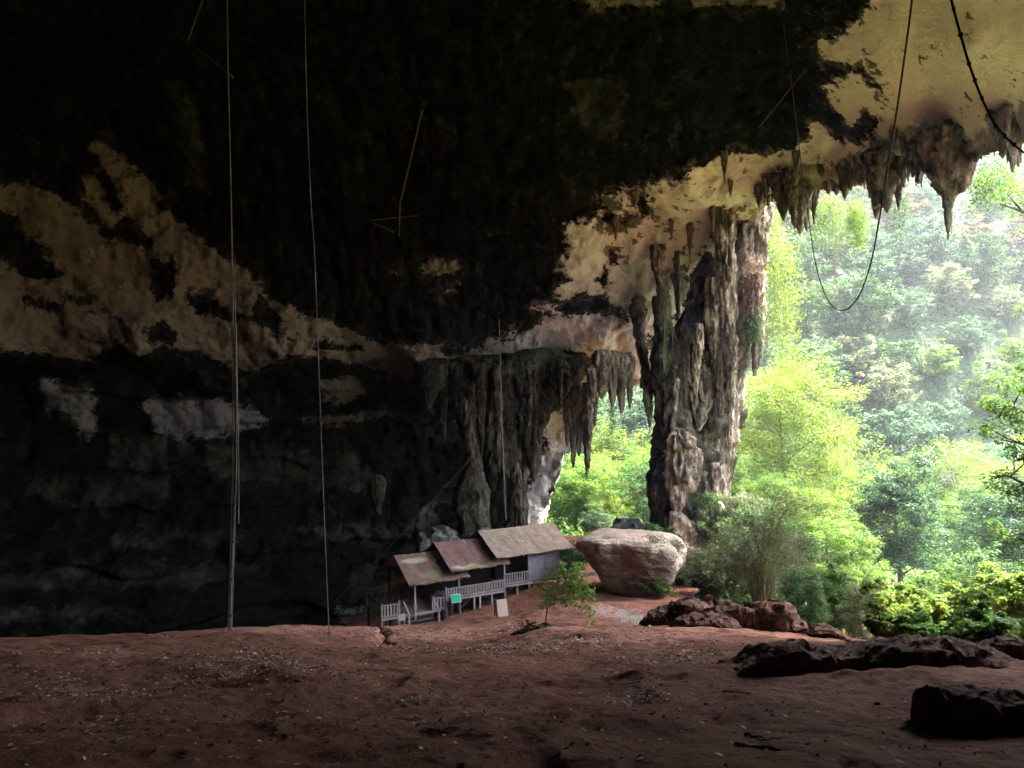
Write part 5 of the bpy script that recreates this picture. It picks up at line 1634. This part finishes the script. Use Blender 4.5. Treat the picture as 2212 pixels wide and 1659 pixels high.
special('tree', 1690, 815, 122, 150, 'big bright yellow-green tree directly right of the great pillar, dark trunk showing', seed=1, base=0.42, nl=15, leaf=0.40, per=80, mat='leaf_yellow', shape='round', twigs=5, sub=4, trunk_r=0.42, lean=0.04, extra=120)
special('tree', 1935, 1000, 100, 82, 'upright deep green tree with a straight dark trunk in the middle of the valley', seed=2, base=0.14, nl=16, leaf=0.34, per=70, mat='leaf_deep', shape='column', twigs=5, sub=4, trunk_r=0.36, lean=0.015, extra=70)
special('tree', 2170, 1055, 96, 95, 'twin-trunk green tree at the right edge with creepers on its crown', seed=3, base=0.40, nl=13, leaf=0.32, per=70, mat='leaf_deep', shape='round', twigs=5, sub=4, trunk_r=0.32, lean=0.05, extra=50)
special('tree', 2065, 985, 135, 95, 'airy yellow-green tree with a pale forked trunk behind the upright deep green one', seed=4, base=0.5, nl=12, leaf=0.36, per=42, mat='leaf_yellow', bark='bark_pale', shape='umbrella', twigs=4, sub=3, trunk_r=0.3, extra=40)
special('tree', 1790, 985, 138, 120, 'yellow crowned tree filling the gap between the pillar tree and the upright one', seed=5, base=0.4, nl=13, leaf=0.38, per=46, mat='leaf_yellow', shape='round', twigs=4, sub=3, extra=70)
special('tree', 1385, 1005, 118, 52, 'slim dark green tree in the small mouth close to the great pillar', seed=6, base=0.3, nl=12, leaf=0.26, per=40, mat='leaf_mid', shape='column', twigs=4, sub=2, lean=0.03, trunk_r=0.15)
special('shrub', 1293, 1108, 108, 42, 'dark green rounded shrub in the small mouth behind the tan boulder', seed=7, base=0.12, nl=12, leaf=0.22, per=60, mat='leaf_dark', shape='round', twigs=4, sub=3, extra=40)
special('tree', 1240, 1040, 132, 75, 'bright pale green tree seen through the small mouth above the hut roof', seed=8, base=0.2, nl=13, leaf=0.34, per=50, mat='leaf_bright', shape='round', twigs=4, sub=3, extra=60)
special('tree', 1330, 940, 165, 90, 'hazy yellow-green tree in the middle of the small mouth', seed=9, base=0.3, nl=13, leaf=0.42, per=46, mat='leaf_yellow', shape='round', twigs=4, sub=3, extra=60)
special('shrub', 1238, 1180, 80, 34, 'green bush growing at the right gable of the hut', seed=10, base=0.1, nl=10, leaf=0.17, per=46, mat='leaf_mid', shape='round', twigs=4, sub=3, extra=30)
special('shrub', 1612, 1060, 84, 46, 'dark glossy grey-green shrub leaning out right of the pillar foot', seed=11, base=0.35, nl=12, leaf=0.17, per=62, mat='leaf_grey', shape='round', twigs=4, sub=3, extra=36)
special('shrub', 1535, 1062, 86, 46, 'olive green bush against the foot of the great pillar', seed=12, base=0.25, nl=11, leaf=0.18, per=50, mat='leaf_mid', shape='round', twigs=4, sub=3, extra=24)
special('shrub', 1512, 1182, 70, 50, 'dull green bramble heap between the tan boulder and the many-stemmed shrub', seed=13, base=0.05, nl=13, leaf=0.13, per=64, mat='leaf_grey', shape='round', twigs=5, sub=3, extra=60)
special('shrub', 1425, 1262, 66, 28, 'small fresh green fern clump under the right side of the tan boulder', seed=14, base=0.05, nl=8, leaf=0.16, per=30, mat='leaf_bright', shape='round', twigs=3, sub=2)
special('shrub', 1865, 1262, 52, 46, 'ball-shaped grey-green bush at the rim of the floor', seed=15, base=0.1, nl=14, leaf=0.10, per=70, mat='leaf_grey', shape='round', twigs=5, sub=3, extra=60)
special('shrub', 1795, 1120, 72, 72, 'tall creeper-covered green bush behind the ball-shaped one', seed=16, base=0.08, nl=15, leaf=0.17, per=62, mat='leaf_bright', shape='column', twigs=5, sub=3, extra=80)
special('shrub', 1745, 1255, 50, 50, 'small dark-stemmed green bush right of the many-stemmed shrub', seed=17, base=0.2, nl=11, leaf=0.11, per=52, mat='leaf_mid', shape='round', twigs=4, sub=3, extra=30)
special('tree', 2262, 300, 62, 130, 'leafy branches of a fresh green tree reaching in at the upper right edge', seed=18, base=0.55, nl=12, leaf=0.26, per=50, mat='leaf_bright', shape='umbrella', twigs=4, sub=2, lean=0.02)
special('tree', 2290, 740, 44, 125, 'bright large-leaved tree reaching in at the right edge halfway up', seed=19, base=0.55, nl=13, leaf=0.24, per=64, mat='leaf_bright', shape='round', twigs=4, sub=3, lean=0.02, extra=40)
for k, (U, V, Y, r, m_, lab) in enumerate([
        (1960, 1290, 42, 70, 'leaf_yellow', 'lime green broad-leaved bush beyond the earth rim, leftmost of the low bright bushes'), (2050, 1310, 34, 80, 'leaf_yellow', 'glossy green bush low behind the long dark outcrop'),
        (2150, 1268, 38, 95, 'leaf_yellow', 'sunny yellow-green bush above the black square rock'), (2235, 1262, 33, 90, 'leaf_yellow', 'yellow-green bush cut by the right edge of the picture'),
        (2030, 1240, 60, 95, 'leaf_bright', 'fresh green bush below the upright deep green tree'), (1930, 1330, 34, 46, 'leaf_yellow', 'small green bush tucked against the earth rim'),
        (2130, 1335, 27, 70, 'leaf_fresh', 'bright bush immediately behind the long dark outcrop at right'), (1990, 1355, 29, 46, 'leaf_fresh', 'low bright sprig bush at the left end of the long dark outcrop'),
        (2120, 1200, 70, 100, 'leaf_mid', 'mid green thicket under the twin-trunk tree')]):
    special('shrub', U, V, Y, r, lab, seed=40 + k, base=0.12, nl=15, leaf=0.20 if Y < 45 else 0.3, per=95 if Y < 45 else 60, mat=m_, shape='umbrella' if k % 2 else 'round', twigs=4, sub=3, extra=60)

for k, (U, V, Y, r, m_, lab) in enumerate([
        (1700, 1030, 96, 85, 'leaf_bright', 'fresh green shrub mass below the big yellow-green tree'), (1790, 1060, 92, 80, 'leaf_yellow', 'yellow-green shrub right below the crown of the big pillar tree'),
        (1640, 1100, 80, 60, 'leaf_mid', 'green shrub between the pillar foot and the many-stemmed shrub'), (1850, 1130, 84, 64, 'leaf_bright', 'light green shrub left of the straight dark trunk'),
        (1560, 1240, 62, 50, 'leaf_grey', 'dim grey-green scrub behind the jagged reddish ledge'), (1480, 1225, 74, 44, 'leaf_mid', 'green scrub at the right end of the tan boulder'),
        (1810, 1230, 58, 62, 'leaf_bright', 'leafy green bush behind the small knobbly rock'), (1690, 1210, 66, 60, 'leaf_mid', 'green bush directly behind the many-stemmed shrub'),
        (1420, 1150, 84, 40, 'leaf_mid', 'low green plants between the boulders in the small mouth')]):
    special('shrub', U, V, Y, r, lab, seed=140 + k, base=0.08, nl=15, leaf=0.24, per=56, mat=m_, shape=('round', 'column')[k % 2], twigs=4, sub=3, extra=70)

# --- many-stemmed feathery shrub (bamboo-like) at the rim of the floor
rng = np.random.default_rng(5)
fp = at(1645, 1352, 49)
fp[2] = gz(fp[0], fp[1])
sc_ = 49 / F
stems, cc = MB(), []
for k in range(26):
    a = rng.uniform(0, 2 * math.pi)
    sp_ = rng.uniform(0.1, 1.0)
    top = np.array([math.cos(a) * 95 * sc_ * sp_ + rng.uniform(-0.3, 1.4), math.sin(a) * 1.9 * sp_, rng.uniform(110, 262) * sc_])
    b0 = np.array([rng.uniform(-0.5, 0.5), rng.uniform(-0.5, 0.5), -0.2])
    mid = b0 * 0.5 + top * np.array([0.32, 0.32, 0.6])
    sp2 = spline([b0, mid, top, top + np.array([math.cos(a) * 0.7, math.sin(a) * 0.7, -0.35])], 14)
    stems.tube(sp2, np.linspace(0.05, 0.010, 14) * rng.uniform(0.6, 1.25), 5)
    for t in range(4, 14):
        for _ in range(3):
            c = sp2[t] + rng.normal(size=3) * 0.36
            cc.append(c)
    for _ in range(4):
        t = rng.integers(6, 13)
        e_ = sp2[t] + rng.normal(size=3) * np.array([0.9, 0.9, 0.35]) - [0, 0, 0.15]
        stems.tube([sp2[t], (sp2[t] + e_) / 2 + [0, 0, 0.1], e_], [0.014, 0.01, 0.006], 4)
        for _2 in range(3):
            cc.append(e_ + rng.normal(size=3) * 0.25)
cc = np.array(cc)
pts, out = clumps(cc, 0.42, 18, rng, 0.7)
tint = np.clip(np.repeat(rng.uniform(0.15, 0.9, len(cc)), 18) + rng.uniform(-.15, .2, len(pts)), 0, 1)
bam = plant('shrub', (stems_me := mesh_np('stems', np.array(stems.v), stems.f, M['twig'], True), leaf_mesh('crown', pts, tint, 0.14, M['leaf_grey'], rng, up=0.3, aspect=0.28, droop=0.8)), fp, 0, 1,
            'feathery many-stemmed shrub fanning out from the jagged reddish ledge', 'shrub', None, ('stems', 'crown'))
for dx, Vt, Y, r_, nm in ((1585, 1180, 60, 60, 'twiggy grey-brown thicket behind the many-stemmed shrub at its left'), (1705, 1135, 62, 66, 'green creeper-draped thicket behind the many-stemmed shrub at its right')):
    special('shrub', dx, Vt, Y, r_ * 1.25, nm, seed=dx, base=0.1, nl=16, leaf=0.17, per=70, mat='leaf_grey' if dx < 1600 else 'leaf_mid', bark='twig', shape='column', twigs=5, sub=3, extra=70)

# --- leafy sapling in front of the hut
rng = np.random.default_rng(9)
fp = at(1178, 1352, 34)
fp[2] = gz(fp[0], fp[1]) + 0.3
k_ = 34 / F


def off(u, v, dy=0.0):
    return np.array([(u - 1178) * k_, dy, (1352 - v) * k_])


st_, cc = MB(), []
main = spline([off(1178, 1356), off(1181, 1325), off(1190, 1298, .1), off(1206, 1282, .1), off(1222, 1262, .1), off(1230, 1240, .1)], 20)
st_.tube(main, np.linspace(0.035, 0.014, 20), 6)
for tip, mid, s in [((1282, 1355), (1262, 1300), 8), ((1268, 1330), (1246, 1302), 8), ((1290, 1305), (1262, 1280), 11), ((1278, 1280), (1258, 1262), 13), ((1250, 1225), (1240, 1236), 17), ((1190, 1235), (1205, 1255), 13), ((1165, 1262), (1185, 1268), 11),
                    ((1215, 1225), (1222, 1240), 17), ((1240, 1268), (1235, 1262), 14), ((1262, 1255), (1250, 1250), 16), ((1230, 1300), (1222, 1300), 9), ((1180, 1300), (1184, 1305), 7)]:
    e_ = off(*tip, rng.uniform(-0.4, 0.4))
    bp = spline([main[s], off(*mid, e_[1] * 0.5), e_], 10)
    st_.tube(bp, np.linspace(0.014, 0.004, 10), 5)
    for t in range(2, 10):
        for _ in range(12):
            cc.append(bp[t] + rng.normal(size=3) * np.array([0.17, 0.17, 0.13]))
cc = np.array(cc)
plant('sapling', (mesh_np('stem', np.array(st_.v), st_.f, M['bark_pale'], True), leaf_mesh('leaves', cc, rng.uniform(0.2, 1, len(cc)), 0.21, M['leaf_fresh'], rng, up=0.35, aspect=0.36, droop=0.9)), fp, 0, 1,
      'leafy green sapling with drooping sprays at the crest in front of the hut', 'sapling', None, ('stem', 'leaves'))
for (U, V, Y, hpx, lab) in [(1140, 1368, 31, 26, 'tiny fern-like plant left of the sapling on the crest'), (998, 1150, 88, 46, 'small fresh green plant growing at the dark stalagmite behind the hut'), (1252, 1400, 27, 12, 'little green weed on the bare red crest')]:
    p = at(U, V, Y)
    z = gz(p[0], p[1]) if U != 998 else p[2]
    hh = hpx * Y / F
    st_, cc = MB(), []
    for q in range(9):
        e_ = np.array([rng.normal() * 0.45 * hh, rng.normal() * 0.4 * hh, hh * rng.uniform(0.45, 1.0)])
        bp = spline([np.zeros(3), e_ * np.array([.3, .3, .6]), e_], 7)
        st_.tube(bp, np.linspace(0.016, 0.005, 7) * (Y / 30) ** .5, 4)
        for t in range(2, 7):
            for _ in range(4):
                cc.append(bp[t] + rng.normal(size=3) * 0.08 * hh)
    plant('plant', (mesh_np('stem', np.array(st_.v), st_.f, M['bark'], True), leaf_mesh('leaves', np.array(cc), rng.uniform(0.2, 1, len(cc)), 0.16 * hh + 0.03, M['leaf_mid'], rng, up=0.4)), (p[0], p[1], z - 0.03), 0, 1, lab, 'plant', None, ('stem', 'leaves'))


# --- hanging creepers: strands with leaf clumps
def creeper(label, tops, Y, vlen, mat, seed, leaf=0.22, width=10, density=26, r=0.02, name='hanging_vine', spread=1.0, dy=1.2, dens_low=0.4):
    rng = np.random.default_rng(seed)
    st_, cc = MB(), []
    b0 = at(np.mean([q[0] for q in tops]), np.mean([q[1] for q in tops]), Y)
    for (u, v) in tops:
        L = vlen * rng.uniform(0.55, 1.1)
        y = Y + rng.uniform(-dy, dy)
        pts = [at(u + rng.normal() * width * 0.5 * t, v + L * t, y) - b0 for t in np.linspace(0, 1, 6)]
        sp2 = spline(pts, 24)
        st_.tube(sp2, r, 4)
        for t in range(24):
            for _ in range(int(density * (1 - (1 - dens_low) * t / 24) / 3) + 1):
                cc.append(sp2[t] + rng.normal(size=3) * np.array([1, 0.7, 0.8]) * width * Y / F * spread)
    cc = np.array(cc)
    pts, out = clumps(cc, 2.2 * leaf, 4, rng, 1.0)
    tint = np.clip(np.repeat(rng.uniform(0.1, 0.9, len(cc)), 4) + rng.uniform(-.1, .1, len(pts)), 0, 1)
    return plant(name, (mesh_np('stems', np.array(st_.v), st_.f, M['twig'], True), leaf_mesh('leaves', pts, tint, leaf, M[mat], rng, up=0.2, droop=1.0)), b0, 0, 1, label, 'vine', None, ('stems', 'leaves'))


creeper('tall curtain of yellow-green creepers hanging down the cliff just right of the great pillar', [(1655 + 7 * i, 440 + 14 * i) for i in range(9)], 104, 360, 'leaf_yellow', 1, 0.30, 13, 26, dy=2.5, dens_low=0.9)
creeper('yellow creeper tufts hanging under the roof edge left of the twin stalactites', [(1762, 440), (1776, 430), (1788, 425), (1798, 432), (1812, 440)], 94, 110, 'leaf_yellow', 2, 0.24, 10, 22)
creeper('short bright yellow vine tuft hanging in the open below the roof edge', [(1842, 440), (1852, 445), (1862, 450)], 92, 95, 'leaf_yellow', 3, 0.22, 7, 26, dens_low=1.6)
creeper('thin green vine dangling right of the twin stalactites', [(1935, 440), (1945, 430), (1952, 425)], 84, 90, 'leaf_mid', 4, 0.2, 8, 12)
creeper('long thread-like vine with sparse leaves dangling before the far hillside', [(1806, 470), (1810, 480)], 92, 190, 'leaf_grey', 5, 0.2, 5, 5, dens_low=1)
creeper('dangling leafy strand hanging in the small mouth', [(1318, 872), (1322, 868)], 108, 85, 'leaf_mid', 6, 0.2, 4, 16, dens_low=0.9)
creeper('dark reddish and green ivy mat hanging on the right face of the great pillar', [(1612, 560), (1620, 556), (1630, 556), (1638, 562), (1606, 580)], YP - 4.2, 160, 'leaf_red', 7, 0.17, 7, 24, dy=0.4)
creeper('small-leaved green ivy below the reddish mat on the great pillar', [(1612, 700), (1620, 690), (1632, 690), (1640, 680)], YP - 4.0, 90, 'leaf_dark', 8, 0.17, 7, 20, dy=0.4)
creeper('green ivy strip running down the thin twisted limestone curtain', [(1436, 600), (1440, 604), (1434, 610)], YP - 7.0, 200, 'leaf_mid', 9, 0.15, 4, 18, dy=0.2, dens_low=0.7)
creeper('bluish ivy patch on the middle of the great pillar', [(1560, 760), (1568, 756), (1576, 764)], YP - 3.6, 70, 'leaf_grey', 10, 0.16, 6, 18, dy=0.3)
creeper('ivy growing over the grey rock stumps left of the dark columns', [(968, 1084), (975, 1082), (980, 1088)], 88.6, 60, 'leaf_mid', 11, 0.13, 5, 16, dy=0.3)
creeper('trailing creeper draped over the flat top of the tan boulder', [(1400 + 9 * i, 1164 + 1.5 * i) for i in range(8)], 67.5, 22, 'leaf_grey', 12, 0.12, 7, 22, dy=1.0)
creeper('green tuft trailing from the lone hanging rock in the dark alcove', [(1066, 1098), (1070, 1096)], 91.5, 26, 'leaf_mid', 13, 0.12, 4, 14, dy=0.2)
creeper('leafy twig sprays hanging in from the upper right under the roof edge', [(2110, 380), (2130, 372), (2150, 366), (2172, 360), (2196, 372)], 66, 70, 'leaf_bright', 14, 0.26, 16, 10, dens_low=1.0)
creeper('small green tuft clinging to the largest stalactite of the fringe', [(2052, 400), (2056, 455)], shell_y(2050, 330) - 1.2, 60, 'leaf_mid', 15, 0.12, 3, 7, dy=0.2)

# --- tree fern at right
rng = np.random.default_rng(31)
st_, V_f, F_f = MB(), [], []
b0 = at(2190, 985, 118)
hgt = b0[2] - gz(b0[0], b0[1])
st_.tube([np.array([0, 0, 0]), np.array([0.2, 0, hgt * 0.5]), np.array([0, 0, hgt])], [0.22, 0.17, 0.14], 7)
cc = []
for k in range(13):
    a = 2 * math.pi * k / 13 + rng.uniform(-.15, .15)
    L = 78 * 118 / F * rng.uniform(0.8, 1.05)
    fr = spline([np.array([0, 0, hgt]), np.array([math.cos(a) * L * .45, math.sin(a) * L * .45, hgt + 0.36 * L]), np.array([math.cos(a) * L, math.sin(a) * L, hgt - 0.1 * L])], 26)
    st_.tube(fr, np.linspace(0.05, 0.012, 26), 4)
    d = np.gradient(fr, axis=0)
    d /= np.linalg.norm(d, axis=1)[:, None]
    s = np.cross(d, [0, 0, 1])
    for t in range(2, 26):
        w = 0.24 * L * math.sin(math.pi * (t + 1) / 28) + 0.12
        for sg in (-1, 1):
            n0 = len(V_f)
            c, e_ = fr[t], fr[t] + sg * s[t] * w + d[t] * 0.35 * w - np.array([0, 0, 0.2 * w])
            q = d[t] * 0.10
            V_f += [c - q, (c + e_) / 2 - q * 1.3, e_, (c + e_) / 2 + q * 1.3]
            F_f.append((n0, n0 + 1, n0 + 2, n0 + 3))
plant('tree_fern', (mesh_np('trunk', np.array(st_.v), st_.f, M['bark'], True), mesh_np('fronds', np.array(V_f), np.array(F_f, dtype=np.int32), M['leaf_blue'], False, dict(tint=rng.uniform(.5, 1, len(V_f))))), (b0[0], b0[1], gz(b0[0], b0[1])), 0, 1,
      'tree fern with arching pale fronds at the right edge above the twin-trunk tree', 'tree fern', None, ('trunk', 'fronds'))

# --- valley trees, then the forest on the far hill: one set of prototypes, copied
KIND = dict(
    bright=('bright green round-crowned tree', 'leaf_bright'), yellow=('yellow-green light-crowned tree', 'leaf_yellow'), blue=('bluish green dense tree', 'leaf_blue'),
    mid=('plain green bushy tree', 'leaf_mid'), rust=('rusty orange-tinged tree', 'leaf_rust'), dull=('dull grey-green tree', 'leaf_grey'))
PROTO = {}
for k, (nm, (lab, m_)) in enumerate(KIND.items()):
    PROTO[nm] = [make_tree(300 + 7 * k + q, 13.0, 5.6, 0.32, 11, 0.62, 34, m_, 'bark', 0.2, 0.05, ('round', 'umbrella', 'round')[q], 4, 2, 0.6, 40) for q in range(2)]
NEARP = {}
for k, nm in enumerate(('bright', 'yellow', 'mid', 'blue')):
    NEARP[nm] = [make_tree(400 + 7 * k + q, 13.0, 5.2, 0.32, 13, 0.38, 46, KIND[nm][1], 'bark', 0.2, 0.05, ('round', 'umbrella')[q], 4, 3, 0.6, 60) for q in range(2)]
rng = np.random.default_rng(77)
placed = []


def far_enough(x, y, d):
    for (a, b_, c) in placed:
        if (a - x) ** 2 + (b_ - y) ** 2 < (d * 0.5 + c * 0.5) ** 2:
            return False
    return True


nv = 0
for _ in range(4000):
    y = rng.uniform(104, 176)
    u = rng.uniform(1120, 2420)
    if u < 1660 and y < 122:
        continue
    x = at(u, 900, y)[0]
    if not far_enough(x, y, 7.0):
        continue
    placed.append((x, y, 7.0))
    nm = ('bright', 'yellow', 'bright', 'yellow', 'yellow', 'mid')[rng.integers(6)]
    tr_ = NEARP[nm][rng.integers(2)]
    s = rng.uniform(0.62, 1.1) * (0.85 if y < 125 else 1.0)
    plant('valley_tree', tr_, (x, y, gz(x, y) - 0.3), rng.uniform(0, 6.28), s, KIND[nm][0] + ' standing on the valley floor beyond the cave mouth', 'tree', 'valley trees, ' + nm)
    nv += 1
    if nv >= 90:
        break
placed = []
nh = 0
for y in np.arange(172, 400, 1.0):
    for _ in range(10):
        u = rng.uniform(1130, 2400) if rng.random() < 0.85 else rng.uniform(1130, 1500)
        x = at(u, 600, y)[0]
        d = 9.4 + 0.012 * (y - 170) * 3
        z = float(hill_z(np.array([x]), np.array([y]))[0])
        vv = uv_of(np.array([[x, y, z + 12]]))[1][0]
        if vv < 300 or not far_enough(x, y, d):
            continue
        if u < 1640 and vv < 820:
            continue
        placed.append((x, y, d))
        nm = ('blue', 'bright', 'dull', 'mid', 'blue', 'yellow', 'dull', 'blue', 'mid', 'rust', 'bright', 'blue', 'mid', 'blue', 'dull')[rng.integers(15)]
        s = rng.uniform(0.8, 1.55)
        plant('hill_tree', PROTO[nm][rng.integers(2)], (x, y, z - 1.0), rng.uniform(0, 6.28), (s, s, s * rng.uniform(0.8, 1.15)), KIND[nm][0] + ' in the forest on the far hillside', 'tree', 'hill trees, ' + nm)
        nh += 1
print('valley trees', nv, 'hill trees', nh)
# undergrowth that closes the forest floor on the hill and in the valley
n = 26000
ux, uy = rng.uniform(1120, 2450, n), rng.uniform(165, 400, n)
X = np.array([at(a, 700, b_)[0] for a, b_ in zip(ux, uy)])
Zu = hill_z(X, uy) + np.abs(rng.normal(size=n)) * 2.2
tint = np.clip(0.5 + 0.6 * fbm(np.column_stack([X, uy, Zu]) / 9, 3, 90) + rng.normal(size=n) * 0.12, 0, 1)
pts, out = clumps(np.column_stack([X, uy, Zu]), 1.3, 4, rng, 0.8)
tag(obj('hill_undergrowth', leaf_mesh('hill_undergrowth', pts, np.repeat(tint, 4), 1.05, M['leaf_blue'], rng, up=0.45)), kind='stuff')
n = 16000
ux, uy = rng.uniform(1000, 2600, n), rng.uniform(30, 172, n) ** 1.0
X = np.array([at(a, 700, b_)[0] for a, b_ in zip(ux, uy)])
ok_ = ((uy > 112) | ((X > 0.31 * uy + 11) & (uy > 34)) | ((uy > 100) & (X > 30)) | ((X > 0.25 * uy) & (uy > 54)))
X, uy = X[ok_], uy[ok_]
Zu = ground_z(X, uy) + np.abs(rng.normal(size=len(X))) * 1.1
tint = np.clip(0.5 + 0.6 * fbm(np.column_stack([X, uy, Zu]) / 6, 3, 91) + rng.normal(size=len(X)) * 0.15, 0, 1)
pts, out = clumps(np.column_stack([X, uy, Zu]), 0.8, 6, rng, 0.8)
tag(obj('valley_undergrowth', leaf_mesh('valley_undergrowth', pts, np.repeat(tint, 6), 0.45, M['leaf_bright'], rng, up=0.45)), kind='stuff')
# bleached dead trunks standing in the hill forest
for k, (U, V0, V1, Y) in enumerate([(2018, 602, 670, 235), (1945, 880, 945, 195), (2085, 720, 770, 225), (1760, 640, 680, 230), (2130, 800, 850, 210), (1975, 690, 730, 240), (1838, 585, 622, 250)]):
    a, b_ = at(U, V1 + 25, Y), at(U + random.uniform(-6, 6), V0, Y)
    st_ = MB()
    st_.tube([np.zeros(3), (b_ - a) * 0.5 + [0.3, 0, 0], b_ - a], [0.32, 0.24, 0.1], 6)
    for q in range(4):
        s_ = (b_ - a) * random.uniform(0.5, 0.95)
        e_ = s_ + np.array([random.uniform(-2.2, 2.2), random.uniform(-1, 1), random.uniform(0.4, 2.0)])
        st_.tube([s_, (s_ + e_) / 2 + [0, 0, .2], e_], [0.12, 0.09, 0.04], 5)
    o = empty('dead_tree', a)
    tag(o, 'bleached bare dead tree standing among the crowns of the far hillside', 'dead tree', 'dead trees on the hill')
    obj('trunk', mesh_np('trunk', np.array(st_.v), st_.f, M['bark_pale'], True), o)

# ------------------------------------------------------------------ leaf litter, twigs and clods on the earth floor
rng = np.random.default_rng(123)


def scatter(n, U, V, du, dv):
    """random ground points in a patch round survey point (U, V)"""
    u = rng.normal(U, du, n)
    v = rng.normal(V, dv, n)
    out = []
    for a, b in zip(u, v):
        r = ray(a, b)
        y = 1.65 / max(0.04, -(r[2]) - 0.285 + 1e-3) if -r[2] > 0.36 else 30.0
        out.append((a, b))
    return np.array(out)


# march sight lines to the ground once, on a coarse table, to know where the floor lies in each direction
tabU = np.linspace(-100, 2320, 122)
tabY = np.geomspace(2.6, 75, 260)
TU, TY = np.meshgrid(tabU, tabY)
r_ = np.array([ray(u, 830) for u in tabU])
tx = r_[:, 0][None, :] * TY
tz = ground_z(tx.ravel(), TY.ravel(), False).reshape(tx.shape)
tV = uv_of(np.column_stack([tx.ravel(), TY.ravel(), tz.ravel()]))[1].reshape(tx.shape)


def drop(n, U, V, du, dv):
    u = np.clip(rng.normal(U, du, n), -90, 2300)
    v = rng.normal(V, dv, n)
    cu = np.clip(np.searchsorted(tabU, u), 0, len(tabU) - 1)
    ys = np.array([tabY[np.argmin(np.abs(tV[:, c] - q))] for c, q in zip(cu, v)]) * rng.uniform(0.985, 1.015, n)
    x = np.array([ray(a, q)[0] for a, q in zip(u, v)]) * ys
    return x, ys


LX, LY = [], []
for (n, U, V, du, dv) in [(2600, 560, 1440, 130, 22), (1500, 140, 1475, 120, 28), (700, 200, 1410, 130, 8), (1500, 960, 1404, 110, 5), (500, 1120, 1400, 50, 8), (700, 1480, 1415, 110, 14), (900, 1100, 1530, 620, 70),
                          (260, 1390, 1500, 40, 5), (120, 1070, 1572, 18, 6), (90, 890, 1500, 22, 5), (90, 770, 1468, 30, 5), (240, 1100, 1350, 14, 4), (420, 1390, 1345, 45, 20), (1000, 700, 1365, 180, 9), (500, 300, 1560, 260, 50), (420, 1240, 1385, 60, 8)]:
    x, y = drop(n, U, V, du, dv)
    LX.append(x)
    LY.append(y)
LX, LY = np.concatenate(LX), np.concatenate(LY)
LZ = ground_z(LX, LY) + 0.012
c = np.column_stack([LX, LY, LZ])
size = np.clip(0.035 + 0.0034 * LY, 0.045, 0.15) * rng.uniform(0.6, 1.5, len(c))
v, f = leaves(c, size, rng, up=0.55, aspect=0.5)
tint = np.clip(rng.beta(1.3, 1.9, len(c)), 0, 1)
tag(obj('leaf_litter', mesh_np('leaf_litter', v, f.astype(np.int32), M['litter'], False, dict(tint=np.repeat(tint, 4)))), kind='stuff')

cl = MB()
x, y = drop(500, 1150, 1500, 620, 85)
z = ground_z(x, y)
for a, b, q in zip(x, y, z):
    s = rng.uniform(0.008, 0.03) * (1.6 if rng.random() < 0.06 else 1)
    d = rng.normal(size=(6, 3)) * 0.25 * s
    base = np.array([[1, 0, 0], [-1, 0, 0], [0, 1, 0], [0, -1, 0], [0, 0, .8], [0, 0, -.8]]) * s + d + [a, b, q + 0.3 * s]
    cl.add(base, [(0, 2, 4), (2, 1, 4), (1, 3, 4), (3, 0, 4), (2, 0, 5), (1, 2, 5), (3, 1, 5), (0, 3, 5)])
tag(cl.build('earth_crumbs', M['ground']), kind='stuff')

for k, (u0, v0, u1, v1, r, mt, lab) in enumerate([
        (1592, 1619, 1690, 1640, 0.030, 'twig', 'thick rotten stick lying in the centre of the foreground right of the middle'), (1610, 1600, 1650, 1608, 0.018, 'stick', 'short pale splinter just above the thick rotten stick'),
        (752, 1540, 790, 1530, 0.012, 'stick', 'pale short stick on the dark earth left of the middle'), (1640, 1615, 1690, 1612, 0.010, 'twig', 'thin twig beside the thick rotten stick'),
        (640, 1482, 720, 1490, 0.018, 'twig', 'grey stick half sunk in the earth below the leaf patch'), (1560, 1490, 1622, 1492, 0.02, 'twig', 'dark stick in front of the long dark outcrop'),
        (1690, 1508, 1730, 1516, 0.02, 'stick', 'small light stick on the floor below the long dark outcrop')]):
    x, y = [], []
    for (a, b) in ((u0, v0), (u1, v1)):
        q = drop(1, a, b, 0.01, 0.01)
        x.append(q[0][0])
        y.append(q[1][0])
    p0, p1 = np.array([x[0], y[0], gz(x[0], y[0]) + r]), np.array([x[1], y[1], gz(x[1], y[1]) + r])
    t = np.linspace(0, 1, 12)[:, None]
    pts = p0 + (p1 - p0) * t + rng.normal(size=(12, 3)) * r * 0.35
    w_, f_ = tube(pts, r * (1 - 0.5 * t[:, 0]) * rng.uniform(0.8, 1.2, 12), 7)
    o = obj('fallen_stick', mesh_np('fallen_stick', w_ - p0, f_, M[mt], True))
    o.location = p0
    tag(o, lab, 'stick')

# ------------------------------------------------------------------ the humid air
if HAZE > 0:
    hb = NB('humid_air')
    pv_ = hb.n('ShaderNodeVolumePrincipled')
    pv_.inputs['Color'].default_value = (0.93, 0.97, 1.0, 1)
    pv_.inputs['Density'].default_value = HAZE
    pv_.inputs['Anisotropy'].default_value = 0.55
    hb.l(pv_.outputs[0], hb.out.inputs['Volume'])
    hz = MB().box(((GB[0] + GB[1]) / 2, (GB[2] + GB[3]) / 2, (HZ0 + HZ1) / 2), (GB[1] - GB[0], GB[3] - GB[2], HZ1 - HZ0))
    tag(hz.build('haze', hb.m), kind='stuff')
